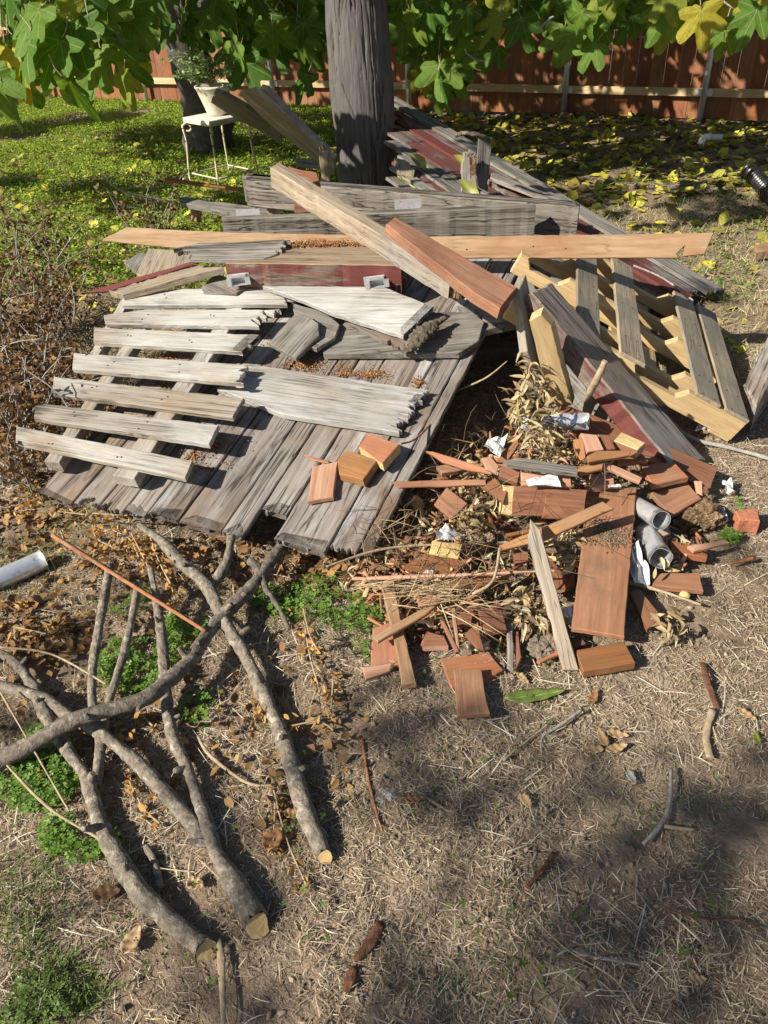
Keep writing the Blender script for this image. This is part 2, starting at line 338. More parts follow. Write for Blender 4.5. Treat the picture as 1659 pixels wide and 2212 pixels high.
def prism(name, P3, nrm, t, mat, grain=None, ragged=(), sides=None, parent=None, wear=.0012, step=.03, bev=.0025, ramp_=.02, sub=True):
    """a board: outline P3 on a plane with normal nrm, thickness t below it. ragged: indices of broken edges; sides: {edge: material}"""
    P3 = [np.asarray(p) for p in P3]; n = len(P3)
    if grain is None:
        grain = max(range(n), key=lambda i: np.linalg.norm(P3[(i + 1) % n] - P3[i]))
    if isinstance(grain, (int, np.integer)):
        gx = P3[(grain + 1) % n] - P3[grain]
    else: gx = np.asarray(grain)
    gx = unit(gx - nrm * (gx @ nrm)); gy = unit(np.cross(nrm, gx))
    c = sum(P3) / n
    L2 = [np.array([(p - c) @ gx, (p - c) @ gy]) for p in P3]
    area = sum(L2[i][0] * L2[(i + 1) % n][1] - L2[(i + 1) % n][0] * L2[i][1] for i in range(n))
    idx = list(range(n))
    if area < 0: L2 = L2[::-1]; idx = [(n - 2 - i) % n for i in range(n)]      # edge ids follow
    pts, eid = [], []
    for i in range(n):
        a, b = L2[i], L2[(i + 1) % n]; e = idx[i]; ln = np.linalg.norm(b - a)
        rg = e in ragged
        k = max(1, int(ln / (.0035 if rg else step)))
        inw = unit(np.array([-(b - a)[1], (b - a)[0]]))
        walk = 0.0; rs0 = random.random() * 90
        for j in range(k):
            p = a + (b - a) * j / k
            if rg:
                if random.random() < .3: walk = random.uniform(0, 1) ** 1.6 * ramp_
                p = p + inw * (walk + ramp_ * .8 * (.5 + float(vnoise(j * .17 + rs0, 3.3, 5))) + random.uniform(-.1, .1) * ramp_ - .35 * ramp_) * (1 if 0 < j else .3)
            elif j: p = p + inw * random.uniform(-wear, wear * 1.6)
            pts.append(p); eid.append(e)
    m = len(pts); pts = np.array(pts)
    prv = np.roll(pts, 1, 0); nxt = np.roll(pts, -1, 0)
    tn = nxt - prv; tn /= np.linalg.norm(tn, axis=1)[:, None] + 1e-9
    inn = np.stack([-tn[:, 1], tn[:, 0]], 1)
    b_ = min(bev, t * .3)
    rings = [(pts + inn * b_, 0), (pts, -b_), (pts, -(t - b_)), (pts + inn * b_, -t)]
    V = []
    for rp, z in rings:
        for p in rp: V.append((p[0], p[1], z))
    mats = [mat]; mi = {}
    for e, mm in (sides or {}).items():
        if mm not in mats: mats.append(mm)
        mi[e] = mats.index(mm)
    Fs = [list(range(m)), [3 * m + i for i in range(m)][::-1]]; Fi = [0, 0]
    for r_ in range(3):
        for i in range(m):
            j = (i + 1) % m
            Fs.append([r_ * m + i, (r_ + 1) * m + i, (r_ + 1) * m + j, r_ * m + j]); Fi.append(mi.get(eid[i], 0) if r_ else 0)
    me = bpy.data.meshes.new(name); me.from_pydata(V, [], Fs)
    for mm in mats: me.materials.append(mm)
    me.polygons.foreach_set('material_index', Fi); me.update()
    return link(name, me, frame(c, gx, gy, nrm), parent)
def board(name, label, cat, mat, pix, plane, t, parent=None, group=None, rel=False, **kw):
    pl = plane_of(plane, pix, rel)
    o = prism(name, [hit(pl, *p) for p in pix], pl[1], t, M[mat] if isinstance(mat, str) else mat, parent=parent, **kw)
    if label: tag(o, label, cat, group)
    return o
def box(name, c, X, Y, Z, hx, hy, hz, mat, parent=None, bev=.002):
    c = np.asarray(c); X, Y, Z = unit(X), unit(Y), unit(Z)
    P3 = [c + X * sx * hx + Y * sy * hy + Z * hz for sx, sy in ((-1, -1), (1, -1), (1, 1), (-1, 1))]
    return prism(name, P3, Z, 2 * hz, mat, grain=0 if hx >= hy else 1, parent=parent, bev=bev, step=.08)
def smooth_path(P3, rad, seg=.02):
    P3 = np.array(P3, float); rad = np.array(rad, float)
    if len(P3) == 2:
        k = max(2, int(np.linalg.norm(P3[1] - P3[0]) / seg)); t = np.linspace(0, 1, k + 1)[:, None]
        return P3[0] * (1 - t) + P3[1] * t, rad[0] * (1 - t[:, 0]) + rad[1] * t[:, 0]
    out, ro = [], []
    n = len(P3)
    for i in range(n - 1):
        p0, p1, p2, p3 = P3[max(i - 1, 0)], P3[i], P3[i + 1], P3[min(i + 2, n - 1)]
        k = max(2, int(np.linalg.norm(p2 - p1) / seg))
        for j in range(k):
            t = j / k
            out.append(.5 * ((2 * p1) + (-p0 + p2) * t + (2 * p0 - 5 * p1 + 4 * p2 - p3) * t * t + (-p0 + 3 * p1 - 3 * p2 + p3) * t ** 3))
            ro.append(rad[i] * (1 - t) + rad[i + 1] * t)
    out.append(P3[-1]); ro.append(rad[-1])
    return np.array(out), np.array(ro)
def tube_arrays(P3, rad, sides=10, seg=.02, rough=.08, flat=1.0, base=0):
    P, r_ = smooth_path(P3, rad, seg); n = len(P)
    T = np.gradient(P, axis=0); T /= np.linalg.norm(T, axis=1)[:, None] + 1e-12
    ref = np.array([0, 0, 1.0]) if abs(T[0][2]) < .9 else np.array([1.0, 0, 0])
    A = np.cross(T, ref); A /= np.linalg.norm(A, axis=1)[:, None] + 1e-12; Bn = np.cross(A, T)
    V = np.zeros((n, sides, 3)); jit = 1 + rough * rng.normal(size=(n, sides)) * .6
    lump = 1 + rough * 1.2 * np.interp(np.arange(n), np.arange(0, n + 6, 6), rng.normal(size=len(np.arange(0, n + 6, 6))))
    for s in range(sides):
        a = 2 * math.pi * s / sides
        rr = (r_ * jit[:, s] * lump)[:, None]
        V[:, s] = P + A * (math.cos(a) * rr) + Bn * (math.sin(a) * rr * flat)
    V = V.reshape(-1, 3)
    F4 = []
    for i in range(n - 1):
        for s in range(sides):
            s2 = (s + 1) % sides
            F4.append([base + i * sides + s, base + i * sides + s2, base + (i + 1) * sides + s2, base + (i + 1) * sides + s])
    caps = [[base + s for s in range(sides)][::-1], [base + (n - 1) * sides + s for s in range(sides)]]
    return V, F4, caps
def tube(name, label, cat, mat, P3, rad, sides=10, seg=.02, rough=.08, flat=1.0, capmat=None, caps=(1, 1), parent=None, forks=(), group=None):
    """a tapering branch; forks: further (points, radii) grown from it in the same mesh"""
    mats = [M[mat]] + ([M[capmat]] if capmat else [])
    V, Fs, Fi = np.zeros((0, 3)), [], []
    for k, (pp, rr) in enumerate([(P3, rad)] + list(forks)):
        v, f4, cp = tube_arrays(pp, rr, sides, seg, rough, flat, len(V))
        if capmat and k == 0 and caps[1]:                       # an oblique saw cut
            ce = v[-sides:].mean(0); ax = unit(ce - v[-2 * sides:-sides].mean(0)); up_ = unit(np.array([0, -.35, 1.0]) - ax * ((np.array([0, -.35, 1.0])) @ ax))
            v[-sides:] -= ax * (((v[-sides:] - ce) @ up_) * .75)[:, None]
        V = np.vstack([V, v])
        Fs += f4; Fi += [0] * len(f4)
        for w_, c_ in enumerate(cp):
            Fs.append(c_); Fi.append(1 if (capmat and k == 0 and caps[w_]) else 0)
    c = V.mean(0); me = bpy.data.meshes.new(name); me.from_pydata((V - c).tolist(), [], Fs)
    for mm in mats: me.materials.append(mm)
    me.polygons.foreach_set('material_index', Fi)
    me.polygons.foreach_set('use_smooth', np.array([len(f) == 4 for f in Fs])); me.update()
    o = link(name, me, Matrix.Translation(c.tolist()), parent)
    if label: tag(o, label, cat, group)
    return o
def pt(u, v, z, rpx): 
    p = W(u, v, z); return p, rpx * depth_at(p) / FOC
def stubs(pts, n, zk=None):
    """short broken twig stubs along a branch, as extra forks"""
    a = [pt(*p) for p in pts]; P, r_ = smooth_path([x[0] for x in a], [x[1] for x in a], .02); out = []
    for i in np.linspace(.12, .85, n):
        k = int(i * (len(P) - 2)) + random.randint(-2, 2); k = max(1, min(len(P) - 2, k)); ax = unit(P[k + 1] - P[k])
        d = unit(np.cross(ax, rng.normal(size=3)) + ax * random.uniform(-.6, .6)); d[2] = abs(d[2]); L_ = random.uniform(.6, 2.2) * r_[k]
        out.append(([P[k], P[k] + d * (r_[k] + L_ * .5), P[k] + d * (r_[k] + L_)], [r_[k] * .6, r_[k] * .42, r_[k] * .26]))
    return out
def ptube(name, label, cat, mat, pts, **kw):
    """pts: (u, v, height, radius in picture units)"""
    a = [pt(*p) for p in pts]
    fk = []
    ns = kw.pop('nstub', 0)
    if ns: fk += stubs(pts, ns)
    for f in kw.pop('forks', ()):
        b = [pt(*p) for p in f]; fk.append(([x[0] for x in b], [x[1] for x in b]))
    return tube(name, label, cat, mat, [x[0] for x in a], [x[1] for x in a], forks=fk, **kw)
def zp(k, z, r_, *c):
    """zoomed picture points -> (u,v,z,r) list; z and r are (start, end)"""
    p = q(k, *c); n = len(p); s = ZOOM[k][2]
    z = z if len(z) == n else [z[0] + (z[-1] - z[0]) * i / (n - 1) for i in range(n)]
    r_ = r_ if len(r_) == n else [r_[0] + (r_[-1] - r_[0]) * i / (n - 1) for i in range(n)]
    return [(a[0], a[1], z[i], r_[i] * s) for i, a in enumerate(p)]
def pipe(name, label, P0, P1, rad, mat, wall=.0016, sides=28, dent=.03, parent=None):
    """an open-ended metal tube with a wall thickness and a folded seam"""
    P0, P1 = np.asarray(P0), np.asarray(P1); X = unit(P1 - P0); ln = np.linalg.norm(P1 - P0)
    A = unit(np.cross(X, (0, 0, 1) if abs(X[2]) < .9 else (1, 0, 0))); B = np.cross(A, X)
    st = np.linspace(0, ln, 9); V = []
    for rr in (rad, rad - wall):
        for s in st:
            for k in range(sides):
                a = 2 * math.pi * k / sides
                e = 1 + dent * math.sin(2 * a + 3 * s / ln) + (.02 if k == 0 and rr == rad else 0)
                V.append((s - ln / 2, math.cos(a) * rr * e, math.sin(a) * rr * (2 - e)))
    n = len(st); Fs = []
    o_ = lambda w_, i, k: w_ * n * sides + i * sides + k % sides
    for i in range(n - 1):
        for k in range(sides):
            Fs.append([o_(0, i, k), o_(0, i + 1, k), o_(0, i + 1, k + 1), o_(0, i, k + 1)])
            Fs.append([o_(1, i, k), o_(1, i, k + 1), o_(1, i + 1, k + 1), o_(1, i + 1, k)])
    for i in (0, n - 1):
        for k in range(sides):
            Fs.append([o_(0, i, k), o_(0, i, k + 1), o_(1, i, k + 1), o_(1, i, k)])
    me = bpy.data.meshes.new(name); me.from_pydata(V, [], Fs); me.materials.append(mat)
    me.polygons.foreach_set('use_smooth', [True] * (len(Fs) - 2 * sides) + [False] * 2 * sides); me.update()
    o = link(name, me, frame((P0 + P1) / 2, X, A, B), parent)
    if label: tag(o, label, 'pipe')
    return o
def lump(name, label, cat, mat, c, rx, ry, rz, sub=4, amp=.35, seed=0, parent=None, freq=2.0):
    bm = bmesh.new(); bmesh.ops.create_icosphere(bm, subdivisions=sub, radius=1.0)
    from mathutils import noise as mn
    for v in bm.verts:
        p = v.co.copy(); d = 1 + amp * mn.noise(p * freq + Vector((seed * 3.1, seed, 0))) + amp * .5 * mn.noise(p * freq * 3 + Vector((seed, 5, 0))) + amp * .25 * mn.noise(p * freq * 8)
        v.co = Vector((p.x * rx, p.y * ry, p.z * rz)) * d
    me = bpy.data.meshes.new(name); bm.to_mesh(me); bm.free(); me.materials.append(M[mat])
    o = link(name, me, Matrix.Translation([float(t) for t in c]), parent)
    if label: tag(o, label, cat)
    return o
def sheet(name, label, cat, mat, pix, z, crumple=.01, slopes=(0, 0), rel=True, thick=.0006, parent=None, nx=8):
    """a crumpled scrap of paper: corners from four picture points, real relief"""
    pl = plane_of((z, *slopes), pix, rel); c4 = [hit(pl, *p) for p in pix]
    V = []; k = nx + 1; sd = random.random() * 50
    for i in range(k):
        for j in range(k):
            s, t = i / nx, j / nx
            p = (c4[0] * (1 - s) + c4[1] * s) * (1 - t) + (c4[3] * (1 - s) + c4[2] * s) * t
            V.append(p + pl[1] * crumple * (2 * float(fbm(s * 3 + sd, t * 3, 1, 2, 11)) + .8 * (s - .5) ** 2))
    V = np.array(V); c = V.mean(0)
    Fs = [[i * k + j, (i + 1) * k + j, (i + 1) * k + j + 1, i * k + j + 1] for i in range(nx) for j in range(nx)]
    me = bpy.data.meshes.new(name); me.from_pydata((V - c).tolist(), [], Fs); me.materials.append(M[mat] if isinstance(mat, str) else mat); me.update()
    o = link(name, me, Matrix.Translation(c.tolist()), parent)
    sm = o.modifiers.new('thickness', 'SOLIDIFY'); sm.thickness = thick
    if label: tag(o, label, cat)
    return o

# ---------------------------------------------------------------- ground
def soil_mat():
    m, N, L, B = newmat('dry_soil')
    tc = N.new('ShaderNodeTexCoord'); P = tc.outputs['Object']
    n1 = noise(N, L, P, 2.2, 7, .65); n2 = noise(N, L, P, 28, 6, .7); n3 = noise(N, L, P, 140, 3, .6)
    b = ramp(N, [(.3, (.18, .130, .088)), (.5, (.275, .207, .146)), (.7, (.365, .285, .208))]); L.new(n1.outputs[0], b.inputs[0])
    d = ramp(N, [(.3, (.5, .48, .46)), (.55, (1, 1, 1)), (.75, (1.35, 1.3, 1.2))]); L.new(n2.outputs[0], d.inputs[0])
    c = mixc(N, L, .8, b.outputs[0], d.outputs[0], 'MULTIPLY')
    L.new(c, B.inputs['Base Color']); B.inputs['Roughness'].default_value = .95; B.inputs['Specular IOR Level'].default_value = .1
    bp = N.new('ShaderNodeBump'); bp.inputs['Strength'].default_value = .9; bp.inputs['Distance'].default_value = .012
    L.new(math_n(N, L, 'ADD', n2.outputs[0], math_n(N, L, 'MULTIPLY', n3.outputs[0], .5)), bp.inputs['Height'])
    L.new(bp.outputs[0], B.inputs['Normal']); return m
def axis_pts(lo, hi, a, b, fine, coarse_n):
    l = a - np.geomspace(fine, a - lo, coarse_n)[::-1]; r_ = b + np.geomspace(fine, hi - b, coarse_n)
    return np.concatenate([l, np.arange(a, b, fine), r_])
gxs = axis_pts(-60, 60, -2.0, 2.0, .0125, 60); gys = axis_pts(-30, 80, .3, 4.2, .0125, 80)
GX, GY = np.meshgrid(gxs, gys, indexing='ij')
GZ = gz(GX, GY)
nx_, ny_ = GX.shape
ii = np.arange(nx_ * ny_).reshape(nx_, ny_)
gf = np.stack([ii[:-1, :-1], ii[1:, :-1], ii[1:, 1:], ii[:-1, 1:]], -1).reshape(-1, 4)
ground = link('ground', mesh_np('ground', np.stack([GX, GY, GZ], -1).reshape(-1, 3), gf, soil_mat(), smooth=True))
tag(ground, 'bare dry brown soil of the yard', 'ground', kind='structure')

# ---------------------------------------------------------------- board fence behind the yard
FE = unit(np.array([1, -.535, 0])); FN = np.array([FE[1], -FE[0], 0]); FN = FN if FN[1] < 0 else -FN
FP = np.array([.61, 10.57, 0])
fence = thing('board_fence', 'tall reddish cedar board fence with steel posts behind the yard', 'fence', FP)
pk = []
for s_ in range(4):
    hgt = 1.86; V2 = [(-.0695, .03), (.0695, .03), (.0695, hgt), (-.0695, hgt)]
    bmv = [(x, y, zz) for y in (0, .017) for x, zz in V2]
    me = bpy.data.meshes.new('picket'); me.from_pydata([(zz, x, y) for x, y, zz in bmv], [], [[0, 1, 2, 3], [7, 6, 5, 4], [0, 4, 5, 1], [1, 5, 6, 2], [2, 6, 7, 3], [3, 7, 4, 0]])
    me.materials.append(M['fence']); me.update(); pk.append(me)
n_p = 0
for k in range(-68, 44):
    s_ = k * .143 + random.uniform(-.002, .002)
    c = FP + FE * s_ - FN * random.uniform(0, .004)
    link('picket', pk[k % 4], frame(c, (0, 0, 1), FE, np.cross((0, 0, 1), FE)), fence)
posts_s = []
for (u, v) in ((1512, 262), (1220, 256), (889, 241), (600, 226), (325, 214)):
    d = ray(u, v); k = ((FP - EYE) @ FN) / (d @ FN); p = EYE + d * k; posts_s.append(float((p - FP) @ FE))
posts_s = [posts_s[0] + 1.75] + posts_s + [posts_s[-1] - 1.9, posts_s[-1] - 3.8]
for s_ in posts_s:
    c = FP + FE * s_ + FN * .085
    tube('post', None, None, 'galvdull', [c + np.array([0, 0, -.1]), c + np.array([0, 0, 1.8])], [.031, .031], sides=16, seg=.5, rough=0, parent=fence)
for zr in (.285, .95, 1.62):
    for k in range(len(posts_s) - 1):
        s1, s0 = posts_s[k] - .03, posts_s[k + 1] + .03
        c = FP + FE * (s0 + s1) / 2 + FN * .045 + np.array([0, 0, zr])
        box('rail', c, FE, FN, (0, 0, 1), (s1 - s0) / 2, .019, .038, M['rail'], fence)
        if zr < 1:
            for s_ in (s0 + .0, s1 - .0):
                box('bracket', FP + FE * s_ + FN * .07 + np.array([0, 0, zr]), FE, FN, (0, 0, 1), .05, .008, .032, M['galvdull'], fence)

# ---------------------------------------------------------------- the thick weathered trunk
def big_trunk():
    na, nz_ = 300, 360
    a = np.linspace(0, 2 * math.pi, na, endpoint=False); z = np.linspace(-.1, 2.6, nz_)
    A, Z = np.meshgrid(a, z, indexing='ij')
    per = lambda f, zs, o, sd: (fbm(A / (2 * math.pi) * f + 100, Z * zs, 1, o, sd) * (1 - A / (2 * math.pi)) + fbm((A / (2 * math.pi) - 1) * f + 100, Z * zs, 1, o, sd) * (A / (2 * math.pi)))
    r0 = .212 + .012 * np.sin(Z * 3.1) + .008 * np.sin(Z * 7.7 + 1) + .01 * per(3, .8, 2, 1) + .014 * np.exp(-((Z - 1.25) / .16) ** 2)
    crk = per(34, 2.6, 3, 7); crk2 = per(80, 9, 2, 21)
    g1 = np.clip(1 - np.abs(crk) / .10, 0, 1) ** 1.5
    pick = np.clip((per(7, 2.0, 2, 33) + .12) * 5, 0, 1)
    r = r0 - .026 * g1 * pick + .004 * crk2 + .003 * per(150, 5, 2, 61)
    X = r * np.cos(A) - .02 * Z + .004; Y = r * np.sin(A)
    r_fl = 1 + .02 * np.exp(-(Z + .1) / .35); X = X * r_fl; Y = Y * r_fl
    V = np.stack([X, Y, Z], -1).reshape(-1, 3); id_ = np.arange(na * nz_).reshape(na, nz_); j = np.roll(id_, -1, 0)
    Fc = np.stack([id_[:, :-1], j[:, :-1], j[:, 1:], id_[:, 1:]], -1).reshape(-1, 4)
    m, N, L, B = newmat('weathered_trunk')
    tc = N.new('ShaderNodeTexCoord'); P = tc.outputs['Object']
    n1 = noise(N, L, mapping(N, L, P, (22, 22, 3.5)), 1, 6, .6, .5); n2 = noise(N, L, mapping(N, L, P, (130, 130, 9)), 1, 4, .7); n3 = noise(N, L, P, 3, 4)
    b = ramp(N, [(.3, (.085, .079, .076)), (.5, (.125, .117, .112)), (.72, (.165, .155, .148))]); L.new(n1.outputs[0], b.inputs[0])
    d = ramp(N, [(.3, (.6, .59, .58)), (.6, (1.1, 1.1, 1.1))]); L.new(n2.outputs[0], d.inputs[0])
    c = mixc(N, L, .6, b.outputs[0], d.outputs[0], 'MULTIPLY')
    s3 = ramp(N, [(.45, (0, 0, 0)), (.7, (1, 1, 1))]); L.new(n3.outputs[0], s3.inputs[0])
    c = mixc(N, L, math_n(N, L, 'MULTIPLY', s3.outputs[0], .4), c, (.19, .155, .135))
    L.new(c, B.inputs['Base Color']); B.inputs['Roughness'].default_value = .9; B.inputs['Specular IOR Level'].default_value = .2
    bp = N.new('ShaderNodeBump'); bp.inputs['Strength'].default_value = .8; bp.inputs['Distance'].default_value = .008
    L.new(math_n(N, L, 'ADD', n1.outputs[0], n2.outputs[0]), bp.inputs['Height']); L.new(bp.outputs[0], B.inputs['Normal'])
    o = link('tree_trunk', mesh_np('tree_trunk', V, Fc, m, smooth=True), Matrix.Translation((.015, 6.1, 0)))
    tag(o, 'thick cracked grey trunk standing upright behind the lumber pile', 'tree trunk')
big_trunk()

# ---------------------------------------------------------------- collapsed siding behind the pile
SA = (1588, 662, .04); SB = (848, 252, .62); SCc = (880, 420, .44)
spl = plane_of([SA, SB, SCc], [])
s_or = hit(spl, 1588, 640); sD = unit(hit(spl, 1215, 421) - s_or); sW = unit(np.cross(spl[1], sD))
if sW[1] > 0: sW = -sW
siding = thing('collapsed_wall', 'collapsed sloping panel of grey and maroon siding boards beside the trunk', 'wall', W(1400, 600, .1))
def sid(c0, c1, s0, s1, mat, dz=0.0, rag=()):
    o0 = s_or + spl[1] * dz
    P3 = [o0 + sD * s0 + sW * c0, o0 + sD * s1 + sW * c0, o0 + sD * s1 + sW * c1, o0 + sD * s0 + sW * c1]
    prism('siding_board', P3, spl[1], .02, M[mat], grain=0, parent=siding, ragged=rag, step=.06)
cc = 0.0; k = 0
mats_ = ['sidegrey', 'dkgrey', 'maroonworn', 'maroon', 'maroonworn', 'maroonworn', 'sidegrey', 'sidegrey', 'maroonworn', 'sidegrey', 'sidegrey', 'sidegrey', 'maroonworn', 'sidegrey', 'sidegrey', 'dkgrey', 'sidegrey', 'sidegrey']
for k, mt in enumerate(mats_):
    wd = random.choice((.085, .11, .125)); s0 = random.uniform(-.06, .12) + (0 if k < 7 else .1)
    s1_ = 1.0
    while s1_ < 3.7:
        pp_ = s_or + sD * s1_ + sW * cc - EYE
        if 829.5 + FOC * (pp_ @ RT) / (pp_ @ FW) < 872: break
        s1_ += .05
    if s1_ < .6: break
    sid(cc, cc + wd - .006, s0, s1_ + random.uniform(-.08, .08), mt, dz=random.uniform(-.012, .012) + (.012 if k % 2 else 0), rag=(3,)); cc += wd
for s_ in (.5, 1.5):
    o0 = s_or - spl[1] * .035
    prism('batten', [o0 + sD * s_, o0 + sD * (s_ + .09), o0 + sD * (s_ + .09) + sW * .7, o0 + sD * s_ + sW * .7], spl[1], .04, M['dkgrey'], parent=siding, grain=1)
# loose boards and stubs on that panel
sd0 = [(1, 2), (0, 1)]
board('siding_plank', 'loose grey plank lying on the maroon siding beside the broken posts', 'plank', 'grey', q('f', 745, 470, 1245, 662, 1215, 690, 735, 505), (.5, -.22, .05), .022, ragged=(1,))
board('siding_plank', 'loose maroon plank with pointed end lying on the siding', 'plank', 'maroonworn', q('f', 720, 518, 860, 560, 1085, 645, 1075, 665, 850, 600, 735, 535), (.47, -.22, .05), .03)
board('wood_strip', 'short grey strip leaning at the foot of the broken post', 'strip', 'grey', q('f', 552, 542, 595, 545, 730, 615, 715, 628, 600, 580), (.5, -.2, .1), .015)
board('siding_plank', 'short split tan board on the siding beside the trunk', 'plank', 'tan', q('f', 70, 372, 150, 385, 225, 440, 205, 500, 90, 470), (.52, -.1, .3), .02, ragged=(1, 2))
p0 = thing('broken_post', 'rotten broken-topped post stub standing in the siding panel', 'post', W(1010, 420, .35))
board('stub', None, None, 'grey', q('f', 538, 610, 540, 430, 556, 335, 598, 318, 636, 372, 642, 560, 636, 620), (.56, 0, 7.0), .06, parent=p0, ragged=(2, 3), ramp_=.035, grain=0, wear=.003)
board('rotten_face', None, None, 'rot', q('f', 585, 440, 600, 345, 634, 380, 638, 480, 600, 520), (.60, 0, 7.0), .012, parent=p0, ragged=(0, 1, 3, 4), ramp_=.012)
p1 = thing('broken_post', 'dark grey board end standing behind the rotten post stub', 'post', W(1048, 405, .3))
box('stub', W(1043, 360, .55), (.05, .02, 1), (1, .2, 0), (0, -1, 0), .16, .04, .018, M['dkgrey'], p1)
tube('rotten_wood', 'gnarled rotten wood piece lying over the post stub', 'wood', 'rotgrey', [W(985, 293, .82), W(1002, 288, .85), W(1030, 292, .84), W(1058, 305, .8)], [.010, .022, .018, .010], sides=12, seg=.012, rough=.28)

# ---------------------------------------------------------------- the big plank panel
dpl = plane_of([(85, 1066, .15), (795, 1190, .13), (1110, 585, .48)], [])
dO = hit(dpl, 795, 1190); dD = unit(hit(dpl, 1110, 585) - dO); dW = np.cross(dD, dpl[1]); dN = dpl[1]
def dk(s, c, h=0.0): return dO + dD * s + dW * c + dN * h
deck = thing('plank_panel', 'large tilted panel of weathered grey planks with rotten ends at the front of the pile', 'plank panel', dk(.3, -.6))
dplanks = [(-1.19, -1.042, -.13), (-1.037, -.942, -.115), (-.938, -.847, -.105), (-.843, -.762, -.1), (-.758, -.643, -.08), (-.639, -.483, -.075),
           (-.478, -.405, -.075), (-.402, -.310, .05), (-.304, -.126, -.05), (-.120, -.033, -.02), (-.029, .012, 0)]
for i, (c0, c1, s0) in enumerate(dplanks):
    h = random.uniform(-.004, .004)
    e = 1.72 + random.uniform(-.05, .05)
    prism('plank', [dk(s0, c0, h), dk(e, c0, h), dk(e, c1, h), dk(s0, c1, h)], dN, .021, M['deck'], grain=0, ragged=(3,), ramp_=.042, parent=deck, step=.05, wear=.0016, bev=.003)
for s_ in (.25, 1.25):
    prism('batten', [dk(s_, -1.15, -.0215), dk(s_, -.03, -.0215), dk(s_ + .09, -.03, -.0215), dk(s_ + .09, -1.15, -.0215)], dN, .05, M['dkgrey'], parent=deck)
def dpix(k, h, *c):                         # outline on the panel's plane, h above it
    pl = (dO + dN * h, dN); return [hit(pl, *p) for p in q(k, *c)]
def dboard(name, label, cat, mat, k, h, c, t, parent=None, group=None, tilt=(0, 0), **kw):
    n2 = unit(dN + dD * tilt[0] + dW * tilt[1])
    cu = q(k, *c); cen = hit((dO + dN * h, dN), sum(p[0] for p in cu) / len(cu), sum(p[1] for p in cu) / len(cu))
    o = prism(name, [hit((cen, n2), *p) for p in cu], n2, t, M[mat], parent=parent, **kw)
    if label: tag(o, label, cat, group)
    return o

# boards lying on the panel
dboard('wide_board', 'wide greyed white board with jagged end lying on the plank panel', 'board', 'white2', 'u', .034, (468, 838, 540, 786, 927, 842, 862, 934, 612, 895), .024, ragged=(2,), ramp_=.05, grain=1)
dboard('dog_ear_board', 'long grey board with clipped corners at its outer end, over the dark hole', 'board', 'dkgrey', '4', .035, (415, 828, 520, 738, 960, 690, 1080, 692, 1125, 735, 1100, 815, 1015, 868, 430, 872), .028, grain=1)
dboard('split_board', 'thin split brown-grey board under the lichen-covered stick', 'board', 'dkgrey', '4', .062, (520, 728, 640, 732, 825, 800, 790, 868, 700, 820), .02, ragged=(2, 3))
dboard('dog_ear_board', 'small dark grey board end with clipped corners, beside the white pickets', 'board', 'dkgrey', '4', .085, (190, 825, 300, 705, 345, 700, 408, 740, 410, 790, 310, 893), .022, grain=0, tilt=(-.15, 0))
dboard('dog_ear_board', 'darker clipped-corner board end half hidden under another, left of the split board', 'board', 'dkgrey', '4', .062, (290, 650, 440, 695, 500, 745, 480, 800, 400, 850, 330, 830), .02, grain=0)
dboard('broken_board', 'wide grey board with a jagged broken end below the maroon beam', 'board', 'white2', '4', .115, (165, 578, 690, 582, 905, 668, 775, 795, 455, 690, 340, 640), .022, ragged=(2,), ramp_=.04, grain=0, tilt=(-.1, .05))
tube('rotten_stick', 'thick lichen-covered rotten stick lying on the clipped-corner board', 'stick', 'rotgrey', [hit((dO + dN * .085, dN), *p) for p in q('4', 795, 852, 850, 800, 900, 750, 955, 715)], [.016, .026, .03, .02], sides=16, seg=.008, rough=.28, flat=.6)

# white picket section
nl = bpy.data.meshes.new('nail'); nl.from_pydata([(math.cos(a * .785) * .0034, math.sin(a * .785) * .0034, z) for z in (-.004, .0012) for a in range(8)], [], [list(range(8, 16))] + [[a, (a + 1) % 8, 8 + (a + 1) % 8, 8 + a] for a in range(8)]); nl.update()
M['rust'] = plain('rusty_nail', (.075, .045, .032), .8, .3, .3, 90, .2); nl.materials.append(M['rust'])
def nail(par, x, y):
    link('nail', nl, PLOC[par.name] @ Matrix.Translation((x, y, 0)), par)
pick = thing('picket_section', 'broken section of flaking white picket fence lying on the plank panel', 'fence section', hit((dO + dN * .06, dN), 260, 860))
HP = .098
pk_c = [((70, 112, 832, 262, 800, 338, 66, 182), '6', ()), ((152, 770, 945, 868, 903, 952, 145, 838), '3', ()), ((232, 658, 1055, 752, 1005, 835, 226, 733), '3', ()),
        ((318, 555, 1070, 608, 1052, 688, 312, 625), '3', (1,)), ((405, 445, 1115, 478, 1060, 552, 403, 510), '3', (1,)),
        ((447, 393, 640, 366, 1212, 370, 1108, 440, 455, 430), '3', (2,)), ((525, 308, 760, 280, 1322, 274, 1240, 345, 527, 350), '3', (2,))]
for c, k, rg in pk_c:
    hh = HP + random.uniform(-.004, .006)
    po_ = dboard('picket', None, None, 'white', k, hh, c, .021, parent=pick, ragged=rg, ramp_=.05, grain=0 if len(c) == 8 else 1, tilt=(random.uniform(-.03, .03), random.uniform(-.015, .015)))
    xs_ = [v.co.x for v in po_.data.vertices]; x0_, x1_ = min(xs_), max(xs_); sg_ = 1 if (PLOC[po_.name].to_3x3() @ Vector((1, 0, 0))).x > 0 else -1
    for fx in (.24, .26, .62, .64):
        fx = fx if sg_ > 0 else 1 - fx; nail(po_, x0_ + (x1_ - x0_) * fx, random.uniform(-.025, .025))
